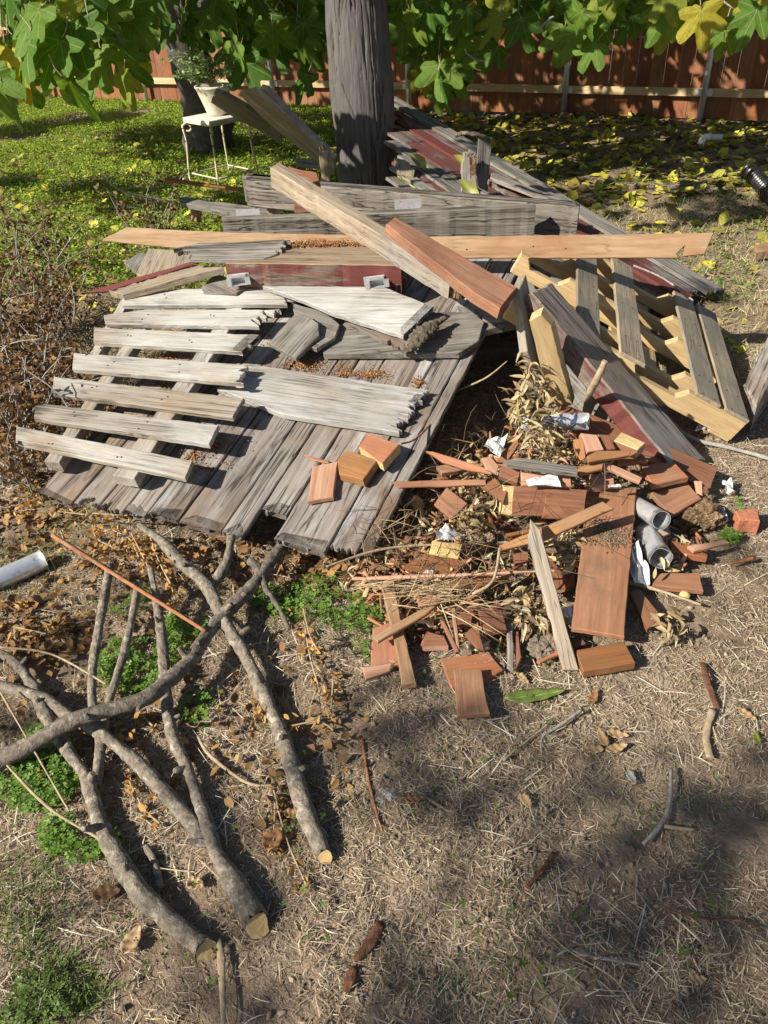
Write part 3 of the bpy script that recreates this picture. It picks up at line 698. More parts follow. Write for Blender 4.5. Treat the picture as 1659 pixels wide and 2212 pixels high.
for c in ((190, 1025, 255, 1030, 645, 430, 592, 430), (488, 1085, 580, 1100, 1112, 262, 1050, 256), (385, 560, 425, 566, 562, 330, 522, 326)):
    dboard('rail', None, None, 'white', '3', HP - .0235, c, .045, parent=pick, grain=1)

# orange-brown crumbs of rotten wood on the panel and the beams
def crumbs(name, label, spots):
    pos, cols, sc = [], [], []
    for (pl, k, cx, cy, rx, ry, n, hh) in spots:
        for _ in range(n):
            a = random.uniform(0, 6.283); rr = abs(random.gauss(0, .55))
            uv = q(k, cx + math.cos(a) * rr * rx, cy + math.sin(a) * rr * ry)[0]
            p = hit(pl, *uv) + pl[1] * (hh + random.uniform(0, .006)); pos.append(p)
    n = len(pos); tv = np.array([(1, 0, 0), (-.6, .8, 0), (-.5, -.9, .1), (0, 0, .8), (.1, .1, -.6)]); tf = [(0, 1, 3), (1, 2, 3), (2, 0, 3), (1, 0, 4), (2, 1, 4), (0, 2, 4)]
    cl = mixcol(n, (.30, .13, .05), (.38, .19, .08), (.22, .09, .04), (.42, .27, .13))
    sc = np.stack([rng.uniform(.003, .009, n), rng.uniform(.002, .004, n), rng.uniform(.0015, .004, n)], 1)
    o = link(name, scatter_mesh(name, tv, tf, np.array(pos), rot_zxy(rng.uniform(0, 6.28, n), rng.normal(0, .5, n), rng.normal(0, .5, n)), sc, cl, M['crumb']))
    tag(o, label, 'debris', kind='stuff')
dp = (dO, dN)
crumbs('wood_crumbs', 'orange crumbs of rotten wood strewn over the plank panel', [(dp, '4', 350, 925, 90, 40, 420, .004), (dp, '4', 530, 962, 70, 22, 160, .004), (dp, '4', 640, 965, 80, 30, 220, .004), (dp, '4', 840, 1000, 40, 30, 90, .004),
    (dp, '3', 730, 575, 140, 26, 260, .004), (dp, '3', 700, 690, 80, 20, 120, .004), (dp, '3', 940, 960, 120, 60, 160, .004), (dp, '3', 900, 1060, 110, 40, 90, .004), (dp, '6', 840, 250, 60, 50, 90, .004), (dp, '3', 1250, 500, 260, 60, 160, .004)])

# ---------------------------------------------------------------- heavy timbers
hb = thing('heavy_beam', 'heavy square beam with maroon front face, rotten end and two steel brackets', 'beam', W(690, 600, .48))
BZ = .60
board('timber', None, None, 'oldbrown', q('4', 4, 480, 240, 418, 520, 410, 800, 413, 770, 490), BZ, .118, parent=hb, ragged=(3,), ramp_=.03, sides={4: M['maroon'], 3: M['rot']}, grain=4, wear=.003)
def bracket(u, v, z):
    p = W(u, v, z); V, Fs = [], []
    def bx_(x0, x1, y0, y1, z0, z1):
        k = len(V); V.extend([(x, y, zz) for zz in (z0, z1) for y in (y0, y1) for x in (x0, x1)])
        Fs.extend([[k, k + 2, k + 3, k + 1], [k + 4, k + 5, k + 7, k + 6], [k, k + 1, k + 5, k + 4], [k + 2, k + 6, k + 7, k + 3], [k, k + 4, k + 6, k + 2], [k + 1, k + 3, k + 7, k + 5]])
    bx_(-.052, .052, -.003, 0, -.019, .019)                     # back plate
    bx_(-.03, .03, -.04, -.003, -.019, -.0165); bx_(-.03, .03, -.04, -.003, .014, .0165)
    bx_(-.030, -.027, -.04, -.003, -.0162, .0137); bx_(.027, .030, -.04, -.003, -.0162, .0137)
    bx_(-.048, -.031, -.043, -.04, -.018, .015); bx_(.031, .048, -.043, -.04, -.018, .015)
    me = bpy.data.meshes.new('bracket'); me.from_pydata(V, [], Fs); me.materials.append(M['galvdull']); me.update()
    link('bracket', me, Matrix.Translation(p.tolist()) @ Matrix.Rotation(R(-4), 4, 'Y'), hb)
e0 = W(*q('4', 4, 480)[0], BZ); e1 = W(*q('4', 770, 490)[0], BZ)
for (zx, zy) in ((60, 520), (660, 530)):
    u, v = q('4', zx, zy)[0]; f_ = (zx - 4) / 766.; p = e0 * (1 - f_) + e1 * f_
    pr = p + np.array([0, -.003, -.06]); d = depth_at(pr)
    rel_ = pr - EYE; uu = 829.5 + FOC * (rel_ @ RT) / d; vv = 1106 - FOC * (rel_ @ UP) / d
    bracket(uu, vv, pr[2])

bb = thing('long_beam', 'long weathered grey beam lying farthest back across the pile, right in front of the trunk', 'beam', W(880, 470, .42))
board('timber', None, None, 'beam', q('4', 86, 98, 1528, 214, 1533, 238, 95, 122), .68, .135, parent=bb, ragged=(1, 3), ramp_=.035, grain=0, wear=.003, bev=.006)
b2 = thing('long_beam', 'long weathered grey beam with a knot, second from back, above the orange board', 'beam', W(820, 500, .4))
board('timber', None, None, 'beam', q('4', -12, 278, 1345, 224, 1347, 238, -10, 292), .70, .15, parent=b2, grain=0, wear=.002, bev=.004)
pA = W(*q('A', 1072, 924)[0], .705); box('bracket', pA, (1, 0, 0), (0, 0, 1), (0, -1, 0), .052, .02, .0016, M['galv'], b2)
pA = W(*q('4', 795, 230)[0], .715); box('bracket', pA, (1, 0, 0), (0, 0, 1), (0, -1, 0), .058, .024, .0016, M['galv'], b2)

st = thing('post_stub', 'short brown squared post stub under the diagonal beam', 'post', W(665, 460, .4))
board('block', None, None, 'redbrown', q('e', 830, 652, 1028, 694, 1046, 745, 1000, 760, 880, 690), (.86, .1, .25), .10, parent=st, sides={}, wear=.003)
board('block', None, None, 'redbrown', q('4', 295, 180, 390, 190, 415, 262, 305, 265), (.62, 0, 2.4), .07, parent=st, wear=.003)
board('diagonal_beam', 'weathered square beam lying diagonally across the top of the pile, rotten lower end', 'beam', 'tan', q('4', 238, 42, 1060, 546, 978, 548, 198, 68), ('axis', (*q('4', 220, 55)[0], .90), (*q('4', 1020, 547)[0], .66), .1), .088, ragged=(1,), ramp_=.02, sides={1: M['rot']}, wear=.002, bev=.004)
board('redwood_beam', 'short fresh redwood beam lying along the lower half of the diagonal beam', 'beam', 'red', q('4', 738, 280, 1268, 585, 1192, 678, 1075, 605, 700, 312), (.72, -.16, .35), .045, sides={1: M['redbrown']}, bev=.003)  # right end in darker wood: its shade put into the colour
fb_ = board('fence_board', 'long orange cedar board with angled ends lying across the whole pile', 'board', 'orange', [(222, 516), (272, 491), (478, 501), (940, 511), (1542, 503)] + q('5', 1385, 130, 1292, 140, 1300, 92, 1264, 128, 1268, 147) + [(1020, 558), (940, 558), (380, 536), (222, 521)], [(480, 520, .615), (1500, 510, .65), (1465, 557, .575)], .02, grain=3, step=.05)
for fx in (-.1, .15, .42, .55): nail(fb_, fx, random.uniform(-.03, .0))
board('broken_plank', 'short pinkish broken plank on the left end of the maroon beam', 'plank', 'greyred', q('3', 745, 110, 860, 80, 1255, 70, 1190, 130, 1140, 150, 960, 155, 820, 150), (.615, 0, .15), .018, ragged=(2, 6), ramp_=.05, grain=1)
ps = thing('painted_plank', 'weathered plank with maroon edge pointing down left of the maroon beam', 'plank', W(330, 600, .4))
board('plank', None, None, 'tan', q('3', 470, 287, 838, 176, 965, 186, 720, 250, 528, 304), (.53, .16, .1), .03, parent=ps, ragged=(0,), sides={0: M['maroon']})
board('painted_edge', None, None, 'maroon', q('3', 355, 297, 832, 160, 840, 173, 470, 290), (.525, .2, .8), .012, parent=ps)
board('old_board', 'dark grey board tip poking out left below the orange board', 'board', 'dkgrey', q('3', 535, 165, 600, 124, 690, 130, 640, 205, 580, 202), (.38, .1, .1), .02)
board('old_board', 'tan board end sticking out left between orange board and maroon-edged plank', 'board', 'tan', q('3', 588, 212, 640, 104, 850, 120, 800, 200, 700, 272), (.42, .05, .1), .02)
board('old_board', 'grey board corner poking up behind the topmost white picket', 'board', 'dkgrey', q('3', 868, 275, 932, 210, 1060, 268, 1020, 300, 880, 300), (.5, .1, .2), .02)
board('old_board', 'dark flat board lying behind the left end of the long beams', 'board', 'dkgrey', q('A', 770, 855, 800, 850, 1150, 900, 1180, 935, 960, 912, 780, 875), (.42, .0, .1), .03)
board('wood_block', 'orange cedar block end under the dark flat board left of the beams', 'block', 'orange', q('A', 822, 885, 852, 890, 850, 958, 826, 955), (.36, .3, 3.0), .10)
board('wood_block', 'small orange cedar block end peeking over the second grey beam', 'block', 'orange', q('A', 1165, 892, 1198, 895, 1190, 930, 1158, 928), (.52, .3, 3.0), .08)
board('thin_strip', 'thin reddish wood strip pointing left behind the beams near the iron stand', 'strip', 'redbr', q('A', 710, 766, 760, 772, 1060, 812, 1060, 822, 712, 780), (.5, 0, .4), .015)
board('thin_board', 'grey thin split piece lying under the second beam at its right end', 'board', 'pine', q('4', 1190, 352, 1240, 340, 1330, 338, 1335, 356), (.40, 0, .3), .03)
# boards added inside the pile so its gaps and hole go dark
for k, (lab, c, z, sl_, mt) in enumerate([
    ('added dark plank filling the gap deep under the maroon beam', (470, 600, 900, 590, 960, 680, 480, 690), .33, (0, .05), 'dkgrey'),
    ('added broad dark plank filling the gap under the two long grey beams', (500, 520, 1180, 500, 1150, 545, 520, 570), .33, (0, .0), 'dkgrey'),
    ('added grey plank filling the gap behind the second beam mid pile', (560, 470, 1100, 450, 1110, 490, 560, 505), .36, (0, .0), 'grey'),
    ('added dark plank roofing the back of the hole to shade it', (960, 600, 1190, 590, 1150, 690, 1010, 720), .42, (0, .1), 'dkgrey'),
    ('added dark board under the grey timber, shading the hole from the right', (1130, 640, 1300, 800, 1330, 950, 1150, 830), .14, (2.2, .3), 'dkgrey'),
    ('added dark plank closing the back of the hole to shade it', (960, 640, 1190, 660, 1200, 790, 980, 790), .10, (0, 1.6), 'dkgrey')]):
    board('filler_plank', lab, 'plank', mt, q('u', *c), (z, *sl_), .03)
board('pale_board', 'short pale board end above the dark hole below the redwood beam', 'board', 'tan', q('5', 432, 380, 540, 385, 545, 415, 470, 432, 425, 420), (.42, 0, 1.0), .02)
board('redwood_block', 'small redwood block end under the lower end of the redwood beam', 'block', 'redbrown', q('5', 500, 365, 560, 345, 580, 440, 525, 415), (.46, 0, 1.5), .04)

opl = plane_of([(480, 520, .615), (1500, 510, .65), (1465, 557, .575)], [])
crumbs('wood_crumbs', 'orange crumbs of rotten wood heaped behind the maroon beam', [(opl, '4', 450, 396, 190, 14, 900, .004), (opl, '4', 300, 402, 60, 10, 160, .004), (opl, '4', 620, 398, 60, 12, 160, .004)])
# boards leaning behind, next to the iron stand
board('leaning_board', 'long cream painted board leaning up towards the planter, widest of the three', 'board', 'white', q('e', 510, 130, 610, 98, 960, 400, 1160, 580, 1165, 700, 1020, 590, 760, 380, 540, 170), ('axis', (*q('e', 570, 130)[0], .95), (*q('e', 1160, 640)[0], .42)), .025, grain=1)
board('leaning_board', 'narrow cream batten leaning beside the widest cream board', 'batten', 'white', q('e', 655, 82, 700, 95, 960, 370, 1150, 545, 1150, 570, 920, 385, 700, 150), ('axis', (*q('e', 680, 95)[0], .93), (*q('e', 1150, 558)[0], .45)), .04, grain=1)
board('leaning_board', 'dark charred-looking board leaning across the iron stand', 'board', 'dkgrey', q('e', 335, 110, 400, 130, 560, 220, 800, 390, 790, 480, 680, 400, 480, 300, 305, 185), ('axis', (*q('e', 350, 150)[0], .80), (*q('e', 790, 430)[0], .45)), .03, grain=2, ragged=(7,))
rp = thing('rotten_post', 'upright rotten split post stub just left of the trunk', 'post', W(700, 385, .5))
board('stub', None, None, 'oldbrown', q('e', 1042, 505, 1070, 492, 1112, 530, 1118, 762, 1058, 758), (.58, 0, 7.0), .05, parent=rp, ragged=(0, 1), ramp_=.05, grain=2, wear=.004)
board('black_board', 'dark curled scrap of board beside the rotten split post', 'board', 'dkgrey', q('e', 870, 590, 1000, 600, 1060, 660, 900, 640), (.5, 0, .5), .02)

# ---------------------------------------------------------------- pallet
pB = np.array([1.387, 2.50, .13]); pX = unit((-.868, .171, .466)); pY = unit((.222, .973, .056)); pN = unit(np.cross(pY, pX)); pN = pN if pN[2] > 0 else -pN
pY = unit(np.cross(pX, pN)); pY = pY if pY[1] > 0 else -pY
pallet = thing('pallet', 'light wooden pallet with notched stringers propped on the right side of the pile', 'pallet', pB)
def pp(x, y, h): return pB + pX * x + pY * y + pN * h
for (x0, x1, mt) in ((0, .104, 'palgrey'), (.128, .232, 'palgrey'), (.46, .565, 'palgrey'), (.65, .75, 'palgrey')):
    db_ = prism('deck_board', [pp(x0, -.02, 0), pp(x0, .905, 0), pp(x1, .905, 0), pp(x1, -.02, 0)], pN, .015, M[mt], grain=0, parent=pallet, step=.06)
    for yy in (0, .135, .43, .635, .865):
        for sx in (-.025, .025): nail(db_, (yy - .4425) * (1 if (PLOC[db_.name].to_3x3() @ Vector((1, 0, 0))).y > 0 else -1), sx)
for x0 in (.0, .30, .43, .62):
    prism('bottom_board', [pp(x0, -.01, -.1055), pp(x0, .9, -.1055), pp(x0 + .09, .9, -.1055), pp(x0 + .09, -.01, -.1055)], pN, .014, M['pine'], grain=0, parent=pallet, step=.06)
def notched():
    o = [(0, 0)]
    for a, b in ((.255, .49), (.775, .965)):
        dp_ = .042; o.append((a, 0))
        for j in range(5):
            t = j / 4 * math.pi / 2; o.append((a + .03 * math.sin(t), -dp_ + dp_ * (1 - math.sin(t)) * .9 - .0))
        for j in range(5):
            t = math.pi / 2 * (1 - j / 4); o.append((b - .03 * math.sin(t), -dp_ + dp_ * (1 - math.sin(t)) * .9))
        o.append((b, 0))
    return o + [(1.0, 0), (1.0, -.088), (0, -.088)]
NO = notched()
for yy in (0, .135, .43, .635, .865):
    P3 = [pp(min(x, {.635: .95, .865: .77}.get(yy, 2)), yy - .018, h - .0155) for x, h in NO if x < {.635: .955, .865: .776}.get(yy, 2) or x == 1.0]
    prism('stringer', P3, -pY, .036, M['pine'], grain=pX, parent=pallet, step=.1, wear=.0006)

# ---------------------------------------------------------------- timbers right of the hole
board('grey_timber', 'thick grey timber with maroon side sloping down in front of the pallet', 'timber', 'grey', q('5', 637, 292, 725, 250, 1395, 1022, 1235, 1030), ('axis', (*q('5', 715, 300)[0], .60), (*q('5', 1365, 1010)[0], .07)), .072, sides={3: M['maroon']}, grain=1, wear=.003, bev=.006)
board('stud', 'tan board standing in the dark hole with its narrow edge lit', 'board', 'tan', q('a', 150, 300, 190, 218, 238, 440, 350, 950, 305, 962, 200, 700), ('axis', (*q('a', 180, 280)[0], .64), (*q('a', 330, 955)[0], .26), -.3), .03, grain=1)
stud2 = board('stud', 'pale pine stud with angled top leaning beside the dark hole', 'stud', 'pine', q('a', 230, 455, 303, 415, 368, 492, 497, 985, 420, 1012, 350, 950, 275, 650), ('axis', (*q('a', 300, 440)[0], .64), (*q('a', 460, 995)[0], .26), -.5), .04, grain=2)
board('wide_redwood_plank', 'wide redwood plank with small slits lying below the grey timber', 'plank', 'red', q('7', 905, 15, 1035, 60, 1585, 292, 1548, 392, 1230, 240, 1000, 140, 890, 60), [(*q('7', 905, 15)[0], .28), (*q('7', 1585, 292)[0], .10), (*q('7', 1548, 392)[0], .065)], .035, grain=1)
def stamp(txt, parent, pl, uv, size, along, mat):
    """flat lettering on a surface: pl = (point, normal), along = reading direction"""
    cu = bpy.data.curves.new('stamp', 'FONT'); cu.body = txt; cu.size = size; cu.align_x = 'CENTER'; cu.align_y = 'CENTER'; cu.materials.append(M[mat])
    p = hit(pl, *uv) + pl[1] * .0008; X = unit(along - pl[1] * (along @ pl[1])); Y = np.cross(pl[1], X)
    tmp = bpy.data.objects.new('tmp', cu); ms = bpy.data.meshes.new_from_object(tmp); bpy.data.objects.remove(tmp)
    o = bpy.data.objects.new('stamp', ms); COL.objects.link(o); o.parent = parent; Mx = frame(p, X, Y, pl[1]); PLOC[o.name] = Mx
    o.matrix_basis = PLOC[parent.name].inverted() @ Mx
spl_ = plane_of(('axis', (*q('a', 300, 440)[0], .64), (*q('a', 460, 995)[0], .26), -.5), [])
stamp('HT', stud2, spl_, q('a', 332, 645)[0], .022, np.array([1., -.2, 0]), 'ink')

# ---------------------------------------------------------------- redwood offcuts on the panel
dboard('redwood_offcut', 'bright redwood offcut on the plank panel, lowest of the three', 'offcut', 'redpale', '6', .024, (1350, 285, 1460, 264, 1440, 418, 1330, 438), .02)
dboard('redwood_offcut', 'bright redwood offcut on the plank panel, middle of the three', 'offcut', 'redbr', '7', .038, (-62, 255, -20, 215, 112, 258, 48, 345, -55, 318), .034, tilt=(.0, -.1))
dboard('redwood_offcut', 'slit-marked redwood offcut with yellow edges on the plank panel, topmost of three', 'offcut', 'redbr', '7', .045, (30, 202, 68, 140, 205, 190, 132, 274), .036, sides={0: M['yellow'], 1: M['yellow'], 2: M['yellow'], 3: M['yellow']}, tilt=(.05, -.15))
dboard('splinter', 'small orange splinter lying on the plank panel beside the offcuts', 'splinter', 'redbr', '6', .012, (1314, 238, 1345, 242, 1420, 262, 1418, 272, 1350, 258), .008)

# ---------------------------------------------------------------- the heap of redwood scraps
SCR = [  # label, category, material, zoom, outline, (height, slope_x, slope_y), thickness, extra
 ('wide redwood board smeared with mud, largest of the scrap heap', 'board', 'reddirt', '7', (1020, 378, 1232, 380, 1178, 1022, 950, 985), (.10, .0, .10), .022, dict(grain=1)),
 ('redwood offcut lying flat on the ground beside the foot of the pointed stake', 'offcut', 'redbr', '7', (965, 1080, 1175, 1040, 1225, 1132, 1000, 1172), (.045, .02, .0), .035, {}),
 ('redwood offcut right under the nearest one, turned across it', 'offcut', 'red', '7', (382, 1118, 590, 1085, 655, 1165, 560, 1215, 430, 1240), (.032, 0, 0), .02, {}),
 ('rectangular redwood offcut lying nearest the camera', 'offcut', 'red', '7', (440, 1165, 560, 1158, 597, 1352, 455, 1364), (.056, 0, .03), .022, {}),
 ('wide brown redwood block standing on edge with pale yellow end, mid heap', 'block', 'redbrown', '7', (700, 370, 1018, 388, 1005, 500, 690, 503), (.13, .1, 1.3), .04, dict(sides={3: M['yellow']})),
 ('smaller brown redwood block leaning on the yellow-ended block', 'block', 'redbrown', '7', (840, 392, 975, 402, 962, 520, 822, 513), (.125, 0, 1.2), .02, {}),
 ('long redwood batten crossing the muddy board on top', 'batten', 'redbr', '7', (636, 628, 1085, 437, 1132, 468, 830, 605, 645, 650), (.17, .12, .6), .022, dict(grain=0)),
 ('redwood offcut with a white sticker at the left of the heap', 'offcut', 'redbr', '7', (230, 712, 318, 660, 512, 690, 440, 762), (.10, 0, .15), .03, {}),
 ('pale yellow sawn block end under the white paper', 'block', 'yellow', '7', (350, 608, 478, 622, 462, 690, 335, 668), (.13, 0, 1.2), .05, {}),
 ('long thin batten with pale top pointing left under the offcuts', 'batten', 'redbr', '7', (168, 352, 390, 345, 578, 343, 580, 368, 205, 380), (.16, .02, .8), .015, dict(grain=0)),
 ('diamond-turned dark redwood offcut left of the dried leaf spray', 'offcut', 'red', '7', (410, 376, 500, 446, 430, 515, 355, 450), (.12, .1, .6), .02, {}),
 ('forked redwood piece split along its length, top left of the heap', 'offcut', 'redbr', '7', (320, 222, 350, 222, 480, 262, 598, 300, 605, 322, 480, 298, 395, 270), (.19, 0, .9), .02, dict(grain=2)),
 ('dark redwood offcut under the forked piece', 'offcut', 'red', '7', (365, 285, 430, 272, 520, 288, 460, 305, 390, 315), (.16, 0, .4), .03, {}),
 ('small brown redwood block beneath the dark offcut', 'block', 'redbrown', '7', (370, 320, 455, 320, 462, 342, 372, 345), (.12, 0, .9), .04, {}),
 ('rough redwood offcut beside the yellow-ended block', 'offcut', 'red', '7', (565, 375, 618, 335, 672, 395, 655, 445), (.15, .15, .5), .02, {}),
 ('small redwood cube between the forked piece and the dark stick', 'block', 'redbr', '7', (640, 290, 682, 272, 730, 302, 715, 358, 638, 328), (.17, 0, .6), .035, {}),
 ('pinkish redwood offcut standing beside the printed paper', 'offcut', 'redpale', '7', (560, 250, 600, 242, 636, 285, 625, 320, 582, 300), (.19, 0, .9), .02, {}),
 ('steep redwood offcut leaning right of the printed paper', 'offcut', 'red', '7', (622, 268, 712, 150, 722, 188, 668, 272), (.21, .3, .9), .03, {}),
 ('pink redwood offcut carrying a white plastic strip', 'offcut', 'redpale', '7', (730, 310, 945, 322, 950, 372, 735, 368), (.17, 0, .4), .03, {}),
 ('small redwood block at the right end of the dark stick', 'block', 'redbr', '7', (978, 288, 1088, 265, 1082, 300, 985, 325), (.19, 0, .9), .03, {}),
 ('narrow redwood strip sloping right above the muddy board', 'strip', 'redpale', '7', (1072, 258, 1090, 258, 1256, 335, 1245, 356, 1090, 290), (.19, -.1, .5), .02, dict(grain=1)),
 ('redwood offcut with pale top edge, topmost at the heap centre', 'offcut', 'redbr', '7', (1018, 240, 1060, 218, 1207, 215, 1200, 238, 1025, 268), (.24, 0, .6), .025, dict(sides={1: M['yellow']})),
 ('brown redwood offcut just below the yellow-topped one', 'offcut', 'red', '7', (1135, 252, 1255, 230, 1282, 262, 1150, 276), (.20, 0, .5), .03, {}),
 ('redwood offcut with a yellow sawn top, resting on the wide slitted plank', 'offcut', 'yellow', '7', (1132, 175, 1165, 138, 1270, 185, 1235, 215), (.26, 0, .2), .05, dict(sides={0: M['redbr'], 3: M['redbr'], 2: M['redpale']})),
 ('tan sunlit redwood offcut standing beside the galvanised pipe', 'offcut', 'redpale', '7', (990, 142, 1060, 150, 1090, 215, 1020, 225), (.25, 0, .8), .04, {}),
 ('brown redwood offcut standing right behind the tan one', 'offcut', 'redbrown', '7', (1062, 148, 1112, 150, 1142, 212, 1092, 216), (.25, 0, .8), .03, {}),
 ('narrow orange offcut standing left of the tan one', 'offcut', 'redbr', '7', (958, 170, 1000, 165, 1012, 250, 985, 270), (.22, 0, 1.1), .03, {}),
 ('thick redwood offcut lying over a muddy one at the right of the heap', 'offcut', 'red', '7', (1250, 280, 1390, 265, 1455, 332, 1300, 366), (.12, 0, .1), .03, {}),
 ('muddy redwood offcut at the right edge of the heap below the wide plank', 'offcut', 'reddirt', '7', (1292, 400, 1440, 345, 1512, 425, 1378, 500), (.08, 0, .15), .022, {}),
 ('small upright redwood chip beside the end of the wide plank', 'chip', 'redpale', '7', (1485, 350, 1515, 350, 1517, 415, 1495, 405), (.1, 0, 1.5), .02, {}),
 ('redwood offcut partly under a strip, right of the dark pipe', 'offcut', 'red', '7', (1372, 606, 1450, 620, 1540, 668, 1535, 680, 1385, 655), (.045, 0, .1), .03, {}),
 ('short tan strip lying on the offcut right of the dark pipe', 'strip', 'redpale', '7', (1452, 628, 1608, 602, 1632, 616, 1480, 652), (.07, 0, .3), .02, {}),
 ('dusty redwood offcut lying flat above the small yellow fruit', 'offcut', 'reddirt', '7', (1290, 748, 1505, 745, 1520, 822, 1300, 800), (.035, 0, .05), .025, {}),
 ('dark redwood offcut lying flat right of the muddy board', 'offcut', 'red', '7', (1198, 832, 1245, 815, 1345, 940, 1278, 988), (.035, 0, 0), .022, {}),
 ('pink sunlit redwood board at the left front of the heap', 'board', 'redpale', '7', (90, 985, 192, 950, 205, 1140, 80, 1158), (.05, 0, .05), .02, dict(grain=1)),
 ('tan batten standing on its edge at the left front of the heap', 'batten', 'orange', '7', (125, 782, 185, 782, 205, 905, 278, 1220, 215, 1228, 198, 1100, 150, 900), (.08, 0, .10), .03, dict(grain=2)),
 ('pale splintered board end pointing down left over the pink board', 'board', 'orange', '7', (85, 1020, 330, 885, 392, 858, 322, 925, 112, 1045), (.12, .05, .35), .02, dict(grain=0)),
 ('split orange offcut at the far left front of the heap', 'offcut', 'redpale', '7', (45, 1155, 192, 1128, 165, 1168, 60, 1206), (.045, 0, .2), .02, dict(ragged=(1,))),
 ('small redwood offcut with pale front edge, left front of the heap', 'offcut', 'redbrown', '7', (330, 1000, 400, 1018, 417, 1058, 305, 1060), (.06, 0, .1), .035, dict(sides={2: M['redpale']})),
 ('thin tan stick standing on edge at the heap front', 'strip', 'orange', '7', (432, 900, 448, 895, 470, 1085, 455, 1088), (.1, 0, .5), .02, dict(grain=1)),
 ('brown thin strip slanting behind the tan stick at the heap front', 'strip', 'redbrown', '7', (385, 955, 400, 952, 466, 1085, 448, 1090), (.09, 0, .3), .02, dict(grain=1)),
 ('dark redwood offcut on its edge at the heap front', 'offcut', 'red', '7', (485, 1012, 545, 958, 572, 1078, 540, 1072), (.08, .1, .5), .025, {}),
 ('square redwood offcut under dry grass at the heap front', 'offcut', 'red', '7', (545, 900, 640, 868, 670, 988, 572, 1000), (.09, 0, .1), .025, {}),
 ('dark old strip pointing down at the heap front', 'strip', 'dkgrey', '7', (670, 965, 698, 965, 698, 1158, 672, 1140), (.06, 0, .15), .03, dict(grain=1)),
 ('reddish strip right beside the dark old strip', 'strip', 'red', '7', (700, 1000, 722, 1000, 735, 1110, 710, 1165), (.05, 0, .1), .02, dict(grain=1)),
 ('narrow redwood sliver behind the foot of the stake', 'strip', 'redbr', '7', (800, 1122, 890, 1080, 895, 1098, 812, 1136), (.04, 0, .2), .02, {}),
 ('small redwood corner under the muddy board end', 'offcut', 'red', '7', (940, 1030, 985, 1018, 1012, 1050, 962, 1072), (.035, 0, 0), .02, {}),
 ('pink wedge-shaped redwood piece over the pale board', 'offcut', 'redpale', '7', (280, 850, 425, 828, 372, 870, 292, 886), (.13, 0, .2), .025, {}),
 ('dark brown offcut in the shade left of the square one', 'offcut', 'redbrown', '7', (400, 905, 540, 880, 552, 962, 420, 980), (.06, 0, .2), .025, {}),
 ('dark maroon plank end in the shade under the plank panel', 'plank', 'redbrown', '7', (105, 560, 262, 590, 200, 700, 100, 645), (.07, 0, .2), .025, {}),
 ('redwood offcut with a printed tag, under the long thin strip', 'offcut', 'redbr', '7', (360, 790, 480, 765, 650, 725, 692, 742, 545, 812), (.10, .05, .25), .03, {}),
 ('brown redwood piece half behind the pointed stake', 'offcut', 'redbrown', '7', (750, 660, 830, 640, 935, 772, 885, 820), (.07, 0, .2), .02, {}),
 ('small dark redwood block left of the pointed stake', 'block', 'redbrown', '7', (700, 645, 760, 630, 765, 695, 705, 708), (.09, 0, .6), .03, {}),
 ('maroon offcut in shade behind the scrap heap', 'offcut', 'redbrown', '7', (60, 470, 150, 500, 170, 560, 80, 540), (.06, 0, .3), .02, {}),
 ('thin redwood sliver under the muddy board edge', 'strip', 'redbr', '7', (665, 575, 790, 548, 795, 565, 670, 592), (.12, 0, .5), .02, {}),
 ('short pale offcut under the galvanised pipe mouth', 'offcut', 'tan', '7', (1310, 565, 1370, 545, 1378, 575, 1330, 595), (.07, 0, .4), .02, {}),
 ('tan offcut corner between the muddy board and the two flat offcuts', 'offcut', 'redpale', '7', (1030, 320, 1130, 318, 1135, 365, 1040, 378), (.13, 0, .3), .03, {}),
 ('redwood offcut hidden behind the stake and batten', 'offcut', 'red', '7', (900, 740, 960, 700, 965, 800, 905, 830), (.06, 0, .2), .02, {}),
]
for (lab, cat, mt, zk, c, pl_, t, kw) in SCR:
    ob_ = board({'offcut': 'redwood_offcut', 'block': 'wood_block', 'batten': 'wood_batten', 'strip': 'wood_strip', 'board': 'redwood_board', 'chip': 'wood_chip', 'plank': 'redwood_plank'}[cat], lab, cat, mt, q(zk, *c), pl_, t * .82, rel=True, **kw)
    if 'pale yellow end' in lab: board('sawn_end', None, None, 'yellow', q('7', 655, 368, 703, 371, 691, 503, 650, 492), (.13, -.3, 1.3), .04, rel=True, parent=ob_)
stk = board('wooden_stake', 'pale pointed wooden stake lying across the scrap heap', 'stake', 'tan', q('7', 772, 512, 815, 562, 980, 1166, 915, 1164, 760, 600), [(*q('7', 772, 512)[0], .25), (*q('7', 980, 1166)[0], .03), (*q('7', 915, 1164)[0], .03)], .02, grain=1)
board('dark_stick', 'dark weathered flat stick lying across the top of the scrap heap', 'stick', 'dkgrey', q('7', 655, 262, 720, 247, 975, 285, 975, 318, 800, 296, 672, 276), (.30, 0, .3), .02, grain=1)
for k, (lab, c) in enumerate((('long thin pale redwood strip crossing in front of the stake', (0, 764, 300, 756, 875, 733, 875, 742, 300, 774, 0, 779)), ('thin pale stick just below the long redwood strip', (0, 794, 200, 797, 440, 802, 440, 808, 200, 804, 0, 800)))):
    board('thin_strip', lab, 'strip', ('redpale', 'twig')[k], q('7', *c), [(*q('7', 0, 770)[0], .10), (*q('7', 870, 735)[0], .17), (*q('7', 870, 745)[0], .165)] if k == 0 else (.12, 0, .4), .008, grain=1)
mp = plane_of((.10, .0, .10), q('7', 1020, 378, 1232, 380, 1178, 1022, 950, 985), True)
mud = []
